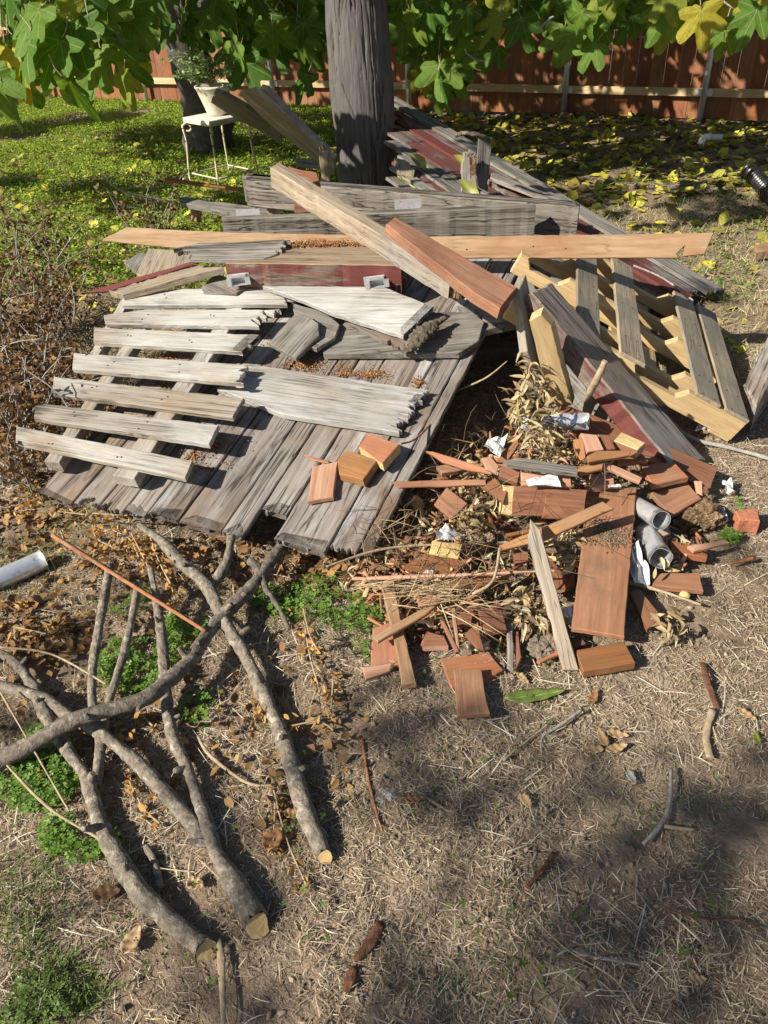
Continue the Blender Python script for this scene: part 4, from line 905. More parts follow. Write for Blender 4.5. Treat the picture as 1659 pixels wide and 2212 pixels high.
for (cx, cy, rx, ry, nn) in ((1110, 590, 110, 60, 700), (1080, 540, 60, 40, 200), (1160, 600, 60, 50, 200)):
    for _ in range(nn):
        a = random.uniform(0, 6.283); rr_ = abs(random.gauss(0, .5)); mud.append(hit(mp, *q('7', cx + math.cos(a) * rr_ * rx, cy + math.sin(a) * rr_ * ry)[0]) + mp[1] * random.uniform(.0, .003))
nm_ = len(mud); tvm = np.array([(1, 0, 0), (-.6, .8, 0), (-.5, -.9, .1), (0, 0, .8), (.1, .1, -.6)]); tfm = [(0, 1, 3), (1, 2, 3), (2, 0, 3), (1, 0, 4), (2, 1, 4), (0, 2, 4)]
o = link('loose_soil', scatter_mesh('loose_soil', tvm, tfm, np.array(mud), rot_zxy(rng.uniform(0, 6.28, nm_), rng.normal(0, .4, nm_), rng.normal(0, .4, nm_)), np.stack([rng.uniform(.002, .007, nm_), rng.uniform(.002, .005, nm_), rng.uniform(.001, .003, nm_)], 1), mixcol(nm_, (.20, .145, .095), (.15, .105, .07), (.28, .21, .14)), M['clod']))
tag(o, 'loose dry soil spilled over the wide muddy redwood board', 'soil', kind='stuff')
# stickers on two offcuts
def sticker(zk, c, z, lab):
    o = sheet('paper_tag', lab, 'tag', 'tagprint', q(zk, *c), z, .0006, (0, .25), True, .0005)
sticker('7', (305, 738, 352, 733, 350, 752, 308, 748), .112, 'small white printed tag stuck on the front of the left redwood offcut')
sticker('7', (612, 757, 645, 750, 648, 762, 616, 770), .118, 'small white printed tag on the offcut under the long strip')

# papers and plastic
pprint = sheet('paper_scrap', 'printed white paper scrap among the scraps near the top of the heap', 'paper', 'paper', q('7', 592, 160, 675, 150, 640, 245, 572, 200), .24, .012, (0, .5))
sheet('paper_scrap', 'bright white folded paper above the yellow block end', 'paper', 'paper', q('7', 405, 540, 497, 590, 412, 616, 360, 582), .17, .014, (0, .3))
sheet('plastic_strip', 'cream plastic strip lying on the pink offcut', 'plastic', 'paper', q('7', 750, 346, 885, 312, 905, 375, 762, 372), .19, .006, (0, .4))
sheet('paper_scrap', 'small white paper flake at the top edge of the muddy board', 'paper', 'paper', q('7', 1105, 370, 1160, 362, 1165, 376, 1110, 378), .165, .004, (0, .4))
sheet('paper_scrap', 'crumpled white paper wedged between the muddy board and the dark pipe', 'paper', 'paper', q('7', 1205, 620, 1242, 615, 1292, 790, 1208, 782), .07, .02, (0, .4))
sheet('paper_scrap', 'white paper scrap on the soil right of the wide redwood plank', 'paper', 'paper', q('7', 1598, 345, 1640, 342, 1652, 400, 1615, 392), .03, .01)
sheet('paper_scrap', 'white paper scrap on the soil beside the rotten stump lump', 'paper', 'paper', q('7', 1565, 460, 1605, 458, 1626, 528, 1575, 540), .03, .01)
sheet('plastic_wrap', 'torn clear plastic wrap hanging on the pallet corner', 'plastic', 'wrap', q('a', 1330, 1030, 1420, 1045, 1330, 1180, 1255, 1200), .10, .02, (0, 1.2), False)

pl_ = plane_of((.24, 0, .5), q('7', 592, 160, 675, 150, 640, 245, 572, 200), True); pl_ = (pl_[0] + pl_[1] * .008, pl_[1])
stamp('4 2', pprint, pl_, q('7', 628, 178)[0], .022, np.array([1., .1, 0]), 'ink'); stamp('3', pprint, pl_, q('7', 640, 200)[0], .022, np.array([1., .1, 0]), 'ink')
# galvanised pipes
def px_pipe(label, a, b, rpx, za, zb, mat, dent=.03):
    P0, P1 = W(*a, za), W(*b, zb); pipe('metal_pipe', label, P0, P1, rpx * depth_at(P1) / FOC, M[mat], dent=dent)
px_pipe('galvanised pipe lying under the dried leaf spray, spotted with light', q('7', 735, 95)[0], q('7', 1020, 93)[0], 19, .27, .27, 'galv')
px_pipe('short galvanised pipe with open mouth beside the muddy board', q('7', 1225, 455)[0], q('7', 1338, 520)[0], 21, .09, .15, 'galv')
px_pipe('dark shaded galvanised pipe pointing down below the open-mouthed pipe', q('7', 1262, 560)[0], q('7', 1336, 685)[0], 24, .045, .09, 'galv', .12)
px_pipe('short shiny pipe end between the stake and the muddy board', q('7', 935, 905)[0], q('7', 950, 950)[0], 15, .05, .04, 'galv')
px_pipe('galvanised pipe lying on the ground at the left edge', q('6', -90, 815)[0], q('6', 190, 690)[0], 22, .035, .035, 'galv', .02)

# ---------------------------------------------------------------- cut branches
Zs = lambda z: z
ptube('cut_branch', 'forked branch with bark sawn off at the nearest end, lower left', 'branch', 'bark', zp('8', (.05, .05, .05, .06, .05, .05, .05, .05, .05, .05, .04, .035), (16, 20, 26, 28, 30, 36, 38, 38, 40, 42, 44, 45), 0, 125, 70, 170, 140, 270, 210, 420, 300, 560, 370, 660, 400, 760, 440, 880, 520, 1030, 600, 1150, 720, 1270, 890, 1410), capmat='cut', caps=(0, 1), seg=.012, sides=16, rough=.11, nstub=6,
      forks=[zp('8', (.14, .11, .08, .06, .05, .05), (18, 20, 21, 22, 22, 26), 475, -250, 430, 0, 402, 180, 400, 340, 432, 500, 415, 700), zp('8', (.12, .1, .08, .06, .05), (16, 17, 18, 18, 20), 600, -180, 565, 0, 520, 180, 470, 340, 432, 560)])
ptube('cut_branch', 'forked branch with a round sawn end in the middle of the lower left', 'branch', 'bark', zp('8', (.12, .1, .08, .06, .05, .05, .05, .05, .045, .04), (15, 18, 22, 24, 26, 30, 33, 38, 42, 50), 650, -240, 692, 0, 706, 150, 716, 300, 745, 480, 820, 650, 870, 800, 930, 980, 1000, 1100, 1110, 1300), capmat='cut', caps=(0, 1), seg=.012, sides=16, rough=.11, nstub=6,
      forks=[zp('8', (.05, .06, .06, .06, .07, .06, .05, .05, .045), (20, 22, 24, 26, 28, 29, 30, 30, 34), -20, 262, 100, 295, 200, 330, 300, 400, 430, 470, 560, 570, 650, 660, 740, 760, 890, 930)])
ptube('cut_branch', 'dark branch lying across the other branches from the left edge to the pile', 'branch', 'barkdk', zp('8', (.06, .07, .10, .13, .13, .12, .11, .10, .09, .09, .09, .09), (36, 36, 34, 33, 32, 30, 29, 28, 27, 26, 25, 22), -60, 630, 0, 590, 150, 510, 300, 425, 450, 375, 620, 325, 720, 250, 820, 160, 905, 30, 1000, -75, 1090, -165, 1215, -335), seg=.012, sides=16, rough=.11, nstub=7)
ptube('cut_branch', 'grey branch leaning from the pile edge down to its sawn end at centre', 'branch', 'bark', zp('6', (.17, .15, .13, .11, .09, .08, .07, .06, .05, .05, .05, .045, .04), (12, 20, 24, 28, 28, 28, 30, 32, 34, 36, 36, 37, 38), 600, 540, 700, 612, 780, 700, 890, 800, 950, 920, 1000, 1010, 1060, 1105, 1130, 1250, 1200, 1408, 1260, 1570, 1290, 1690, 1340, 1830, 1405, 1975), capmat='cut', caps=(0, 1), seg=.012, sides=16, rough=.1, nstub=7,
      forks=[zp('6', (.09, .11, .14), (22, 20, 18), 905, 815, 975, 710, 1000, 590)])
ptube('thin_branch', 'crooked thin branch drooping under the front edge of the plank panel', 'branch', 'barkdk', zp('6', (.12, .1, .08, .05, .04), (12, 20, 14, 12, 8), 1075, 700, 1110, 720, 1150, 820, 1200, 890, 1250, 990), sides=10, rough=.15)
ptube('orange_stick', 'long thin orange wooden stick across the tops of the branches', 'stick', 'twigred', zp('6', (.17, .12), (11, 9), 228, 585, 890, 1000), sides=5, rough=.05)
ptube('thin_branch', 'short branch stub with pale end beside the panel edge', 'branch', 'bark', zp('7', (.09, .09), (30, 32), 185, 420, 285, 445), capmat='cut', caps=(0, 1), sides=14, rough=.12)

# ---------------------------------------------------------------- loose sticks on the ground
STK = [('curved grey stick lying alone at right on the bare soil', 'twiggrey', 'g', (.02, .02), (9, 12, 12, 8), (1240, 490, 1236, 620, 1202, 720, 1120, 810)),
 ('brown bark sliver near the right edge above the tan stick', 'barkred', 'g', (.02, .02), (14, 20, 14), (1376, 30, 1405, 130, 1440, 225)),
 ('short tan crooked stick near the right edge below the bark sliver', 'twig', 'g', (.02, .02), (15, 17, 16), (1420, 230, 1392, 340, 1410, 440)),
 ('thin bent twig right of centre below the green leaf', 'twiggrey', 'g', (.025, .02), (8, 7, 6, 5), (855, 232, 760, 300, 685, 350, 680, 420)),
 ('pale straight twig joining the bent twig at centre', 'twig', 'g', (.02, .02), (4, 6), (720, 285, 515, 450)),
 ('thin brown twig lying right of the white lump', 'twig', 'g', (.02, .02), (8, 7, 5), (150, 590, 280, 670, 420, 728)),
 ('short dark bark strip at the lower centre', 'barkred', 'g', (.02, .02), (9, 10, 6), (735, 848, 680, 930, 612, 1000)),
 ('short brown twig right of the curved grey stick', 'twig', 'g', (.015, .015), (7, 7), (1210, 735, 1345, 752)),
 ('long thin straw stalk curving to the bottom edge', 'twig', 'g', (.025, .02), (3, 3, 3, 2), (640, 1120, 780, 1260, 1000, 1400, 1105, 1570)),
 ('thin brown root trailing towards the right edge, lower right', 'barkred', 'g', (.015, .015), (4, 5, 5, 4), (1230, 1100, 1400, 1135, 1540, 1145, 1640, 1185)),
 ('white dry grass strap lying at the lower right', 'white', 'g', (.02, .02), (6, 7, 5), (905, 1305, 980, 1312, 1110, 1335)),
 ('dry white bent grass strap left of another, lower right', 'white', 'g', (.02, .02), (5, 6, 6, 5), (745, 1295, 800, 1265, 850, 1290, 890, 1292)),
 ('pale flat reed standing out at the bottom left of centre', 'twig', '8', (.03, .03), (8, 16, 12, 8), (945, 1360, 955, 1450, 960, 1600, 968, 1740)),
 ('reddish rotten bark piece at the bottom centre', 'barkred', '8', (.02, .02), (18, 26, 12), (1640, 1290, 1600, 1380, 1530, 1450)),
 ('reddish bark chunk below the rotten bark piece', 'barkred', '8', (.02, .02), (20, 28, 18), (1530, 1480, 1515, 1530, 1495, 1590)),
 ('thin orange twig pointing down beside the white lump', 'twigred', '8', (.03, .02), (7, 7, 6, 4), (1565, 500, 1590, 660, 1620, 790, 1659, 920)),
 ('pale dry twig crossing the gap between two branches', 'twig', '8', (.05, .03), (6, 7, 6, 5), (855, 485, 910, 570, 1080, 690, 1240, 688)),
 ('thin stalk rising left of the nearest branch', 'twig', '8', (.12, .05), (5, 6, 8), (30, 610, 220, 800, 465, 945)),
 ('long thin pale stalk at the left edge over the clover', 'twig', '8', (.1, .08), (4, 4, 4), (0, 290, 120, 500, 300, 810)),
 ('thin pale stalk arching at the upper left of the branches', 'twig', '8', (.08, .08), (4, 5, 5), (0, 100, 220, 130, 460, 260)),
 ('short dark branch stub lying on clover between branches', 'bark', '8', (.04, .03), (14, 20, 22), (630, 960, 670, 1040, 695, 1150)),
 ('grey twig lying on the ground at the pallet foot', 'twiggrey', '5', (.12, .06, .04, .035, .035, .03), (7, 9, 10, 10, 9, 8), (1210, 730, 1200, 800, 1270, 885, 1340, 930, 1500, 968, 1670, 1015)),
 ('thick broken stick standing against the grey timber', 'twig', '5', (.5, .42, .3), (14, 18, 8), (955, 592, 915, 680, 868, 765)),
 ('pale stalk curving over the dark hole', 'twig', '5', (.34, .3, .25), (2, 4, 4), (532, 592, 440, 665, 310, 722)),
 ('tan stick with bud lying right below the muddy board', 'twig', '7', (.03, .03), (9, 10, 8), (1195, 785, 1350, 830, 1508, 885)),
 ('brown stick at the right edge beside the clover', 'twigred', 'c', (.03, .03), (14, 16), (1470, 1160, 1680, 1110)),
 ('long thin bent stalk rising from the heap past the panel edge', 'twig', '7', (.18, .16, .14), (4, 5, 4), (-110, 720, 160, 640, 520, 620)),
 ('thin reddish twig lying on the panel edge by the offcuts', 'twigred', '7', (.30, .27, .25), (4, 4, 3), (210, 190, 280, 165, 370, 70)),
 ('thick tan stem bending over the centre of the scrap heap', 'twig', '7', (.2, .19, .17), (6, 7, 6), (640, 640, 610, 780, 520, 840)),
 ('thin vine twig lying over the siding planks behind the pallet', 'twiggrey', 'a', (.4, .36, .33), (6, 6, 5), (865, 160, 1050, 240, 1240, 380)),
 ('dark thin branch hanging left of the beams, near dry black leaves', 'twiggrey', 'A', (.7, .55, .45), (4, 4, 5), (430, 750, 540, 830, 740, 872)),
]
for (lab, mt, zk, zz, rr, c) in STK:
    nm = 'straw_stalk' if 'stalk' in lab or 'strap' in lab or 'reed' in lab else 'stick' if 'stick' in lab else 'twig'
    ptube(nm, lab, 'stalk' if nm == 'straw_stalk' else nm, mt, zp(zk, zz, rr, *c), sides=8, seg=.012, rough=.14, flat=.35 if ('strap' in lab or 'reed' in lab or 'bark' in lab) else 1.0)

# ---------------------------------------------------------------- lumps, brick, pipes in the yard
lump('concrete_lump', 'whitish mortar lump lying on the ground at lower centre', 'lump', 'conc', W(838, 1724, .015), .033, .02, .016, 4, .5, 2)
lump('dirt_clod', 'grey dirt clod beside the foot of the stake', 'clod', 'dirtc', W(*q('7', 830, 1065)[0], .03), .045, .035, .03, 4, .4, 5)
lump('rotten_stump', 'crumbling rotten wood end at the right of the heap', 'wood', 'rot', W(*q('7', 1505, 500)[0], .05), .075, .05, .045, 5, .45, 8)
lump('fallen_fruit', 'small yellow fallen fruit right of the scrap heap', 'fruit', 'yellow', W(*q('7', 1438, 845)[0], .015), .016, .015, .014, 3, .06, 3)
bk = board('brick', 'broken red brick at the right edge of the picture', 'brick', 'brick', q('c', 1520, 715, 1620, 698, 1720, 700, 1730, 800, 1560, 800), .055, .055, rel=True, bev=.004, wear=.003)
board('old_log', 'weathered cracked timber block at the right edge beyond the pallet corner', 'timber', 'grey', q('5', 1555, 690, 1625, 540, 1690, 430, 1760, 470, 1700, 640, 1610, 790), (.12, 0, 0), .12, bev=.006, wear=.003)
board('wood_block', 'small pale wood block on the grass at the right edge', 'block', 'orange', q('5', 1600, 90, 1690, 70, 1700, 110, 1610, 122), .05, .05)
pv = thing('pvc_elbow', 'white plastic pipe elbow sticking out of the leaf litter', 'pipe', W(1514, 327, 0))
tube('riser', None, None, 'pvc', [W(1514, 330, -.03), W(1516, 305, .1)], [.024, .024], sides=18, rough=0, parent=pv)
Ev = W(1516, 303, .11)
tube('elbow', None, None, 'pvc', [Ev + np.array([0, 0, -.03]), Ev + np.array([.005, 0, .0]), Ev + np.array([.035, -.005, .026]), Ev + np.array([.07, -.01, .026])], [.031, .031, .031, .031], sides=18, rough=0, parent=pv)
tube('stub', None, None, 'pvc', [Ev + np.array([.06, -.01, .026]), Ev + np.array([.17, -.02, .02])], [.025, .025], sides=18, rough=0, parent=pv)
def corrugated():
    P0, P1 = W(1618, 368, .07), W(1720, 480, .06); X = unit(P1 - P0); n = 150; P = [P0 + (P1 - P0) * i / n for i in range(n + 1)]
    A = unit(np.cross(X, (0, 0, 1))); B = np.cross(A, X); V = []; sd = 20
    for i, p in enumerate(P):
        rr = .058 + .005 * (1 if (i // 3) % 2 else -1)
        for k in range(sd): V.append(p + A * math.cos(6.2832 * k / sd) * rr + B * math.sin(6.2832 * k / sd) * rr)
    Fs = [[i * sd + k, i * sd + (k + 1) % sd, (i + 1) * sd + (k + 1) % sd, (i + 1) * sd + k] for i in range(n) for k in range(sd)]
    me = bpy.data.meshes.new('drain_pipe'); me.from_pydata([tuple(v - P0) for v in V], [], Fs); me.materials.append(M['black']); me.update()
    tag(link('drain_pipe', me, Matrix.Translation(P0.tolist())), 'black corrugated drain pipe at the right edge of the yard', 'pipe')
corrugated()

# ---------------------------------------------------------------- iron plant stand and planter
stnd = thing('plant_stand', 'small cream iron stand with square stone top and scrolled legs', 'plant stand', W(470, 385, 0))
TZ = .56
tp = [W(*p, TZ) for p in q('e', 132, 298, 350, 330, 512, 318, 300, 264)]
tc4 = sum(tp) / 4; sxv = unit(tp[1] - tp[0]); syv = np.array([-sxv[1], sxv[0], 0]); hs_ = .19
c4 = [tc4 + sxv * a * hs_ + syv * b * hs_ for a, b in ((-1, -1), (1, -1), (1, 1), (-1, 1))]
prism('stone_top', c4, np.array([0, 0, 1.0]), .03, M['marble'], parent=stnd, bev=.004)
for (a, b) in ((-1, -1), (1, -1), (1, 1), (-1, 1)):
    t0 = tc4 + sxv * a * hs_ * .9 + syv * b * hs_ * .9; out = unit(sxv * a + syv * b)
    t0[2] = TZ - .035
    curl = [t0 + out * (.045 * math.cos(th) * (1 - th / 9) + .0) + np.array([0, 0, -.05 + .045 * math.sin(th) * (1 - th / 9)]) for th in np.linspace(5.5, 0.2, 12)]
    leg = curl + [t0 + out * .03 + np.array([0, 0, -.14]), t0 + out * .045 + np.array([0, 0, -.3]), t0 + out * .06 + np.array([0, 0, -.42])]
    foot = [t0 + out * (.085 + .035 * math.cos(th)) + np.array([0, 0, -.47 + .035 * math.sin(th)]) for th in np.linspace(2.8, 7.5, 9)]
    tube('leg', None, None, 'iron', leg + foot, [.009] * len(leg + foot), sides=8, seg=.02, rough=.05, parent=stnd)
for k in range(4):
    a = c4[k] * 1.0; b = c4[(k + 1) % 4] * 1.0; a = a.copy(); b = b.copy(); a[2] = b[2] = .12
    tube('stretcher', None, None, 'iron', [a, b], [.007, .007], sides=6, rough=.03, parent=stnd)
    a2, b2_ = c4[k].copy(), c4[(k + 1) % 4].copy(); a2[2] = b2_[2] = TZ - .037
    tube('apron', None, None, 'iron', [a2 * .98 + tc4 * .02 - np.array([0, 0, 0]), b2_ * .98 + tc4 * .02], [.007, .007], sides=6, rough=.03, parent=stnd)
plc = tc4 + syv * .03; pot = thing('potted_plant', 'cream tapered planter with small-leaved green plant on the iron stand', 'potted plant', (plc[0], plc[1], TZ))
prof = [(.0, .002), (.075, .002), (.08, .012), (.085, .03), (.105, .09), (.13, .16), (.145, .2), (.152, .205), (.152, .222), (.14, .222), (.135, .2), (.0, .19)]
V = []; sd = 32
for r_, z in prof:
    for k in range(sd): V.append((r_ * math.cos(6.2832 * k / sd) * (1 + .015 * math.sin(k * 3.1416)), r_ * math.sin(6.2832 * k / sd), z))
Fs = [[i * sd + k, i * sd + (k + 1) % sd, (i + 1) * sd + (k + 1) % sd, (i + 1) * sd + k] for i in range(len(prof) - 1) for k in range(sd)]
me = bpy.data.meshes.new('pot'); me.from_pydata(V, [], Fs); me.materials.append(M['ceramic']); me.update(); me.polygons.foreach_set('use_smooth', [True] * len(Fs))
link('pot', me, Matrix.Translation((plc[0], plc[1], TZ + .001)), pot)
tips, stems_v, stems_f = [], np.zeros((0, 3)), []
for k in range(34):
    a = random.uniform(0, 6.283); r_ = random.uniform(.05, .28); h = random.uniform(.12, .36) * (1 - .3 * r_)
    b0 = np.array([plc[0], plc[1], TZ + .2]); b1 = b0 + np.array([math.cos(a) * r_ * .5 - .04, math.sin(a) * r_ * .5, h * .8]); b2_ = b0 + np.array([math.cos(a) * r_ - .08, math.sin(a) * r_, h * random.uniform(.75, 1.05)])
    v, f4, cp = tube_arrays([b0, b1, b2_], [.004, .003, .0015], 5, .05, .05, 1.0, len(stems_v)); stems_v = np.vstack([stems_v, v]); stems_f += f4
    for j in range(26):
        t = random.uniform(.35, 1.05); p = b0 * (1 - t) ** 2 + 2 * b1 * t * (1 - t) + b2_ * t * t; tips.append(p + rng.normal(0, .018, 3))
link('stems', mesh_np('stems', stems_v, stems_f, M['twig']), None, pot)['kind'] = 'stuff'
OV = np.array([(0, 0, 0), (.35, .28, .05), (.75, .22, .04), (1, 0, 0), (.75, -.22, .04), (.35, -.28, .05)]); OVF = [(0, 1, 5), (1, 4, 5), (1, 2, 4), (2, 3, 4)]
n = len(tips)
link('foliage', scatter_mesh('foliage', OV, OVF, np.array(tips), rot_zxy(rng.uniform(0, 6.28, n), rng.normal(0, .6, n), rng.normal(-.2, .6, n)), rng.uniform(.024, .042, n), mixcol(n, (.20, .30, .10), (.28, .38, .14), (.36, .44, .2)), M['leaf']), None, pot)['kind'] = 'stuff'

# ---------------------------------------------------------------- fig tree
def fig_leaf_mesh(name, seed, simple=False):
    rs = np.random.default_rng(seed); n = 36 if simple else 80; th = np.linspace(-math.pi, math.pi, n, endpoint=False)
    lob = [(0, .50, .36), (.92 + rs.normal(0, .05), .40, .36), (-.92 + rs.normal(0, .05), .40, .36), (1.85, .22, .40), (-1.85, .22, .40)]
    r_ = .24 + sum(L_ * (1 + rs.normal(0, .08)) * np.exp(-np.abs((th - a) / wd) ** 3) for a, L_, wd in lob)
    r_ *= 1 + .03 * np.sin(th * 17 + seed); r_ *= 1 - .55 * np.exp(-((np.abs(th) - math.pi) / .35) ** 2)
    V = [(0, 0, 0)]
    rings = (.5, 1.0) if not simple else (1.0,)
    cup = rs.uniform(-.1, .25); fold = rs.uniform(.05, .3); ph = rs.uniform(0, 6)
    for f in rings:
        for t, rr in zip(th, r_):
            x, y = math.cos(t) * rr * f, math.sin(t) * rr * f
            ridge = sum(.05 * math.exp(-((t - a) / .12) ** 2) for a, _, _ in lob) * f
            V.append((x, y, -cup * (x * x + y * y) - fold * abs(y) * .35 - .30 * max(0, x) ** 2 * fold * 2 + .03 * math.sin(5 * t + ph) * f + ridge * .4))
    V = np.array(V) + np.array([.2, 0, 0]) ; V[0, 2] = .0
    Fs = [(0, 1 + k, 1 + (k + 1) % n) for k in range(n)]
    if not simple: 
        for k in range(n):
            a, b, c, d = 1 + k, 1 + (k + 1) % n, 1 + n + k, 1 + n + (k + 1) % n
            Fs += [(a, c, d), (a, d, b)]
    return V, np.array(Fs)
def fig_mat():
    m, N, L, B = newmat('fig_leaf')
    tc = N.new('ShaderNodeTexCoord'); sx_ = N.new('ShaderNodeSeparateXYZ'); oi = N.new('ShaderNodeObjectInfo')
    L.new(tc.outputs['Object'], sx_.inputs[0]); x = math_n(N, L, 'SUBTRACT', sx_.outputs[0], .2 - .12); y = sx_.outputs[1]
    x = math_n(N, L, 'SUBTRACT', sx_.outputs[0], .12)
    dmin = None
    for a in (0, .75, -.75, 1.6, -1.6):
        ca, sa = math.cos(a), math.sin(a)
        al = math_n(N, L, 'ADD', math_n(N, L, 'MULTIPLY', x, ca), math_n(N, L, 'MULTIPLY', y, sa))
        pe = math_n(N, L, 'ABSOLUTE', math_n(N, L, 'SUBTRACT', math_n(N, L, 'MULTIPLY', x, sa), math_n(N, L, 'MULTIPLY', y, ca)))
        back = math_n(N, L, 'MULTIPLY', math_n(N, L, 'LESS_THAN', al, 0.0), 1.0)
        d = math_n(N, L, 'ADD', pe, back); dmin = d if dmin is None else math_n(N, L, 'MINIMUM', dmin, d)
    vein = ramp(N, [(.006, (1, 1, 1)), (.016, (0, 0, 0))]); L.new(dmin, vein.inputs[0])
    g = ramp(N, [(0, (.050, .125, .016)), (.5, (.085, .175, .024)), (.83, (.14, .235, .036)), (.9, (.24, .28, .04)), (.95, (.42, .34, .03)), (1, (.46, .36, .04))]); L.new(oi.outputs['Random'], g.inputs[0])
    n = noise(N, L, tc.outputs['Object'], 9, 5); r_ = ramp(N, [(.3, (.8, .8, .8)), (.7, (1.25, 1.2, 1.1))]); L.new(n.outputs[0], r_.inputs[0])
    c = mixc(N, L, 1.0, g.outputs[0], r_.outputs[0], 'MULTIPLY')
    c = mixc(N, L, math_n(N, L, 'MULTIPLY', vein.outputs[0], .55), c, (.25, .30, .11))
    L.new(c, B.inputs['Base Color']); B.inputs['Roughness'].default_value = .58; B.inputs['Specular IOR Level'].default_value = .25
    nv = noise(N, L, tc.outputs['Object'], 30, 3); bp = N.new('ShaderNodeBump'); bp.inputs['Strength'].default_value = .3; bp.inputs['Distance'].default_value = .02
    L.new(math_n(N, L, 'SUBTRACT', nv.outputs[0], vein.outputs[0]), bp.inputs['Height']); L.new(bp.outputs[0], B.inputs['Normal'])
    t = N.new('ShaderNodeBsdfTranslucent'); L.new(mixc(N, L, 1.0, c, (2.2, 2.0, .6), 'MULTIPLY'), t.inputs[0])
    mx = N.new('ShaderNodeMixShader'); mx.inputs[0].default_value = .38; L.new(B.outputs[0], mx.inputs[1]); L.new(t.outputs[0], mx.inputs[2])
    L.new(mx.outputs[0], N['Material Output'].inputs[0]); return m
M['figleaf'] = fig_mat()
fig = thing('fig_tree', 'large fig tree with broad lobed leaves hanging over the top of the picture', 'tree', W(445, 330, 0))
ft = W(452, 332, 0)
tube('trunk', None, None, 'figbark', [ft + np.array([0, 0, -.1]), ft + np.array([.03, 0, .4]), ft + np.array([-.02, -.1, .9]), ft + np.array([.1, -.3, 1.5])], [.26, .22, .2, .17], sides=24, seg=.06, rough=.08, parent=fig)
0 and tube('trunk', None, None, 'figbark', [ft + np.array([-.1, .1, -.1]), ft + np.array([-.25, .1, .5]), ft + np.array([-.7, -.2, 1.3])], [.15, .12, .1], sides=20, seg=.06, rough=.08, parent=fig)
F0 = ft + np.array([.1, -.3, 1.5])
def at_d(u, v, d): return EYE + ray(u, v) * d
for a_ in ([F0, at_d(380, -60, 6), at_d(180, -120, 4.4), at_d(60, -20, 3.7)], [F0, at_d(620, -80, 6.2), at_d(900, -100, 5.2), at_d(1150, -40, 4.8)], [F0, at_d(760, -160, 6.8), at_d(1200, -200, 5.6), at_d(1500, -60, 4.8)], [F0, at_d(450, -150, 6.5), at_d(500, -60, 5.2), at_d(430, 10, 4.8)]):
    tube('limb', None, None, 'figbark', a_, [.1, .06, .035, .015], sides=12, seg=.06, rough=.06, parent=fig)
for a_, dd, r0 in ((q('B', 915, -10, 985, 50, 1070, 98, 1140, 88, 1210, 60), 4.6, .012), (q('B', 1068, 98, 1072, 130), 4.6, .008), (q('B', 880, 62, 940, 80, 1040, 135, 1120, 158, 1200, 160, 1315, 132), 4.7, .009), (q('B', 668, 128, 720, 78, 735, 74), 4.5, .008), (q('B', 880, 65, 905, 20, 920, 0), 4.6, .008), (q('B', 1465, 5, 1510, 38), 4.2, .007), (q('B', 350, 225, 400, 260, 440, 262), 4.8, .006)):
    tube('twig', None, None, 'twiggrey', [at_d(u, v, dd + .8) for u, v in a_], [r0] * (len(a_) - 1) + [r0 * .6], sides=8, seg=.02, rough=.1, parent=fig)
FM = []
for k in range(9):
    V, Fs = fig_leaf_mesh('leaf', 20 + k); FM.append(mesh_np('leaf', V, Fs, M['figleaf'], smooth=True))
def inpoly(x, y, P):
    c = False; j = len(P) - 1
    for i in range(len(P)):
        if (P[i][1] > y) != (P[j][1] > y) and x < (P[j][0] - P[i][0]) * (y - P[i][1]) / (P[j][1] - P[i][1]) + P[i][0]: c = not c
        j = i
    return c
def leaf_frame(p, tip, nrm):
    X = unit(tip); Z = unit(nrm - X * (nrm @ X)); Y = np.cross(Z, X); return frame(p, X, Y, Z)
petV, petF = np.zeros((0, 3)), []
n_leaf = 0
def add_leaf(u, v, d, size, down=.75, face=None):
    """u,v: picture place of the blade's centre"""
    global petV, petF, n_leaf
    tip = unit(np.array([rng.normal(0, .38), rng.normal(-.15, .3), -down]))
    nrm = unit(np.array([rng.normal(-.35, .35), -.6 + rng.normal(0, .25), .55 + rng.normal(0, .3)])) if face is None else np.array(face)
    p = at_d(u, v, d) - tip * size * .45
    Mx = leaf_frame(p, tip, nrm) @ Matrix.Scale(size, 4)
    link('leaf', FM[n_leaf % 9], Mx, fig); n_leaf += 1
    b = p - tip * .02 + np.array([rng.normal(0, .05), rng.normal(.03, .03), rng.uniform(.06, .14)])
    vv, ff, _ = tube_arrays([p + tip * size * .06, p - tip * .03, b], [.0028, .003, .0035], 5, .05, 0, 1.0, len(petV)); petV = np.vstack([petV, vv]); petF += ff
def fill(P, n, d0, d1, s0, s1, mind, seed):
    rr = random.Random(seed); xs = [p[0] for p in P]; ys = [p[1] for p in P]; got = []; tries = 0
    while len(got) < n and tries < 6000:
        tries += 1; u, v = rr.uniform(min(xs), max(xs)), rr.uniform(min(ys), max(ys))
        if not inpoly(u, v, P): continue
        d = rr.uniform(d0, d1)
        if any((u - a) ** 2 + (v - b) ** 2 < mind ** 2 and abs(d - c) < .25 for a, b, c in got): continue
        got.append((u, v, d)); add_leaf(u, v, d, rr.uniform(s0, s1))
fill([(-60, -60), (320, -60), (318, 60), (300, 150), (245, 165), (200, 200), (150, 200), (60, 190), (-60, 230)], 70, 3.9, 5.2, .27, .34, 30, 1)
for (u, v, d, s) in ((170, 205, 3.9, .27), (45, 140, 3.85, .32), (20, 215, 4.1, .29), (265, 190, 4.4, .29), (60, 60, 3.8, .33), (170, 90, 3.9, .34), (265, 110, 4.0, .33), (110, 130, 3.85, .32), (215, 40, 4.0, .32)): add_leaf(u, v, d, s)
fill([(300, -60), (700, -60), (700, 120), (655, 160), (600, 130), (540, 150), (490, 120), (400, 70), (320, 110)], 80, 6.1, 7.4, .27, .34, 26, 2)
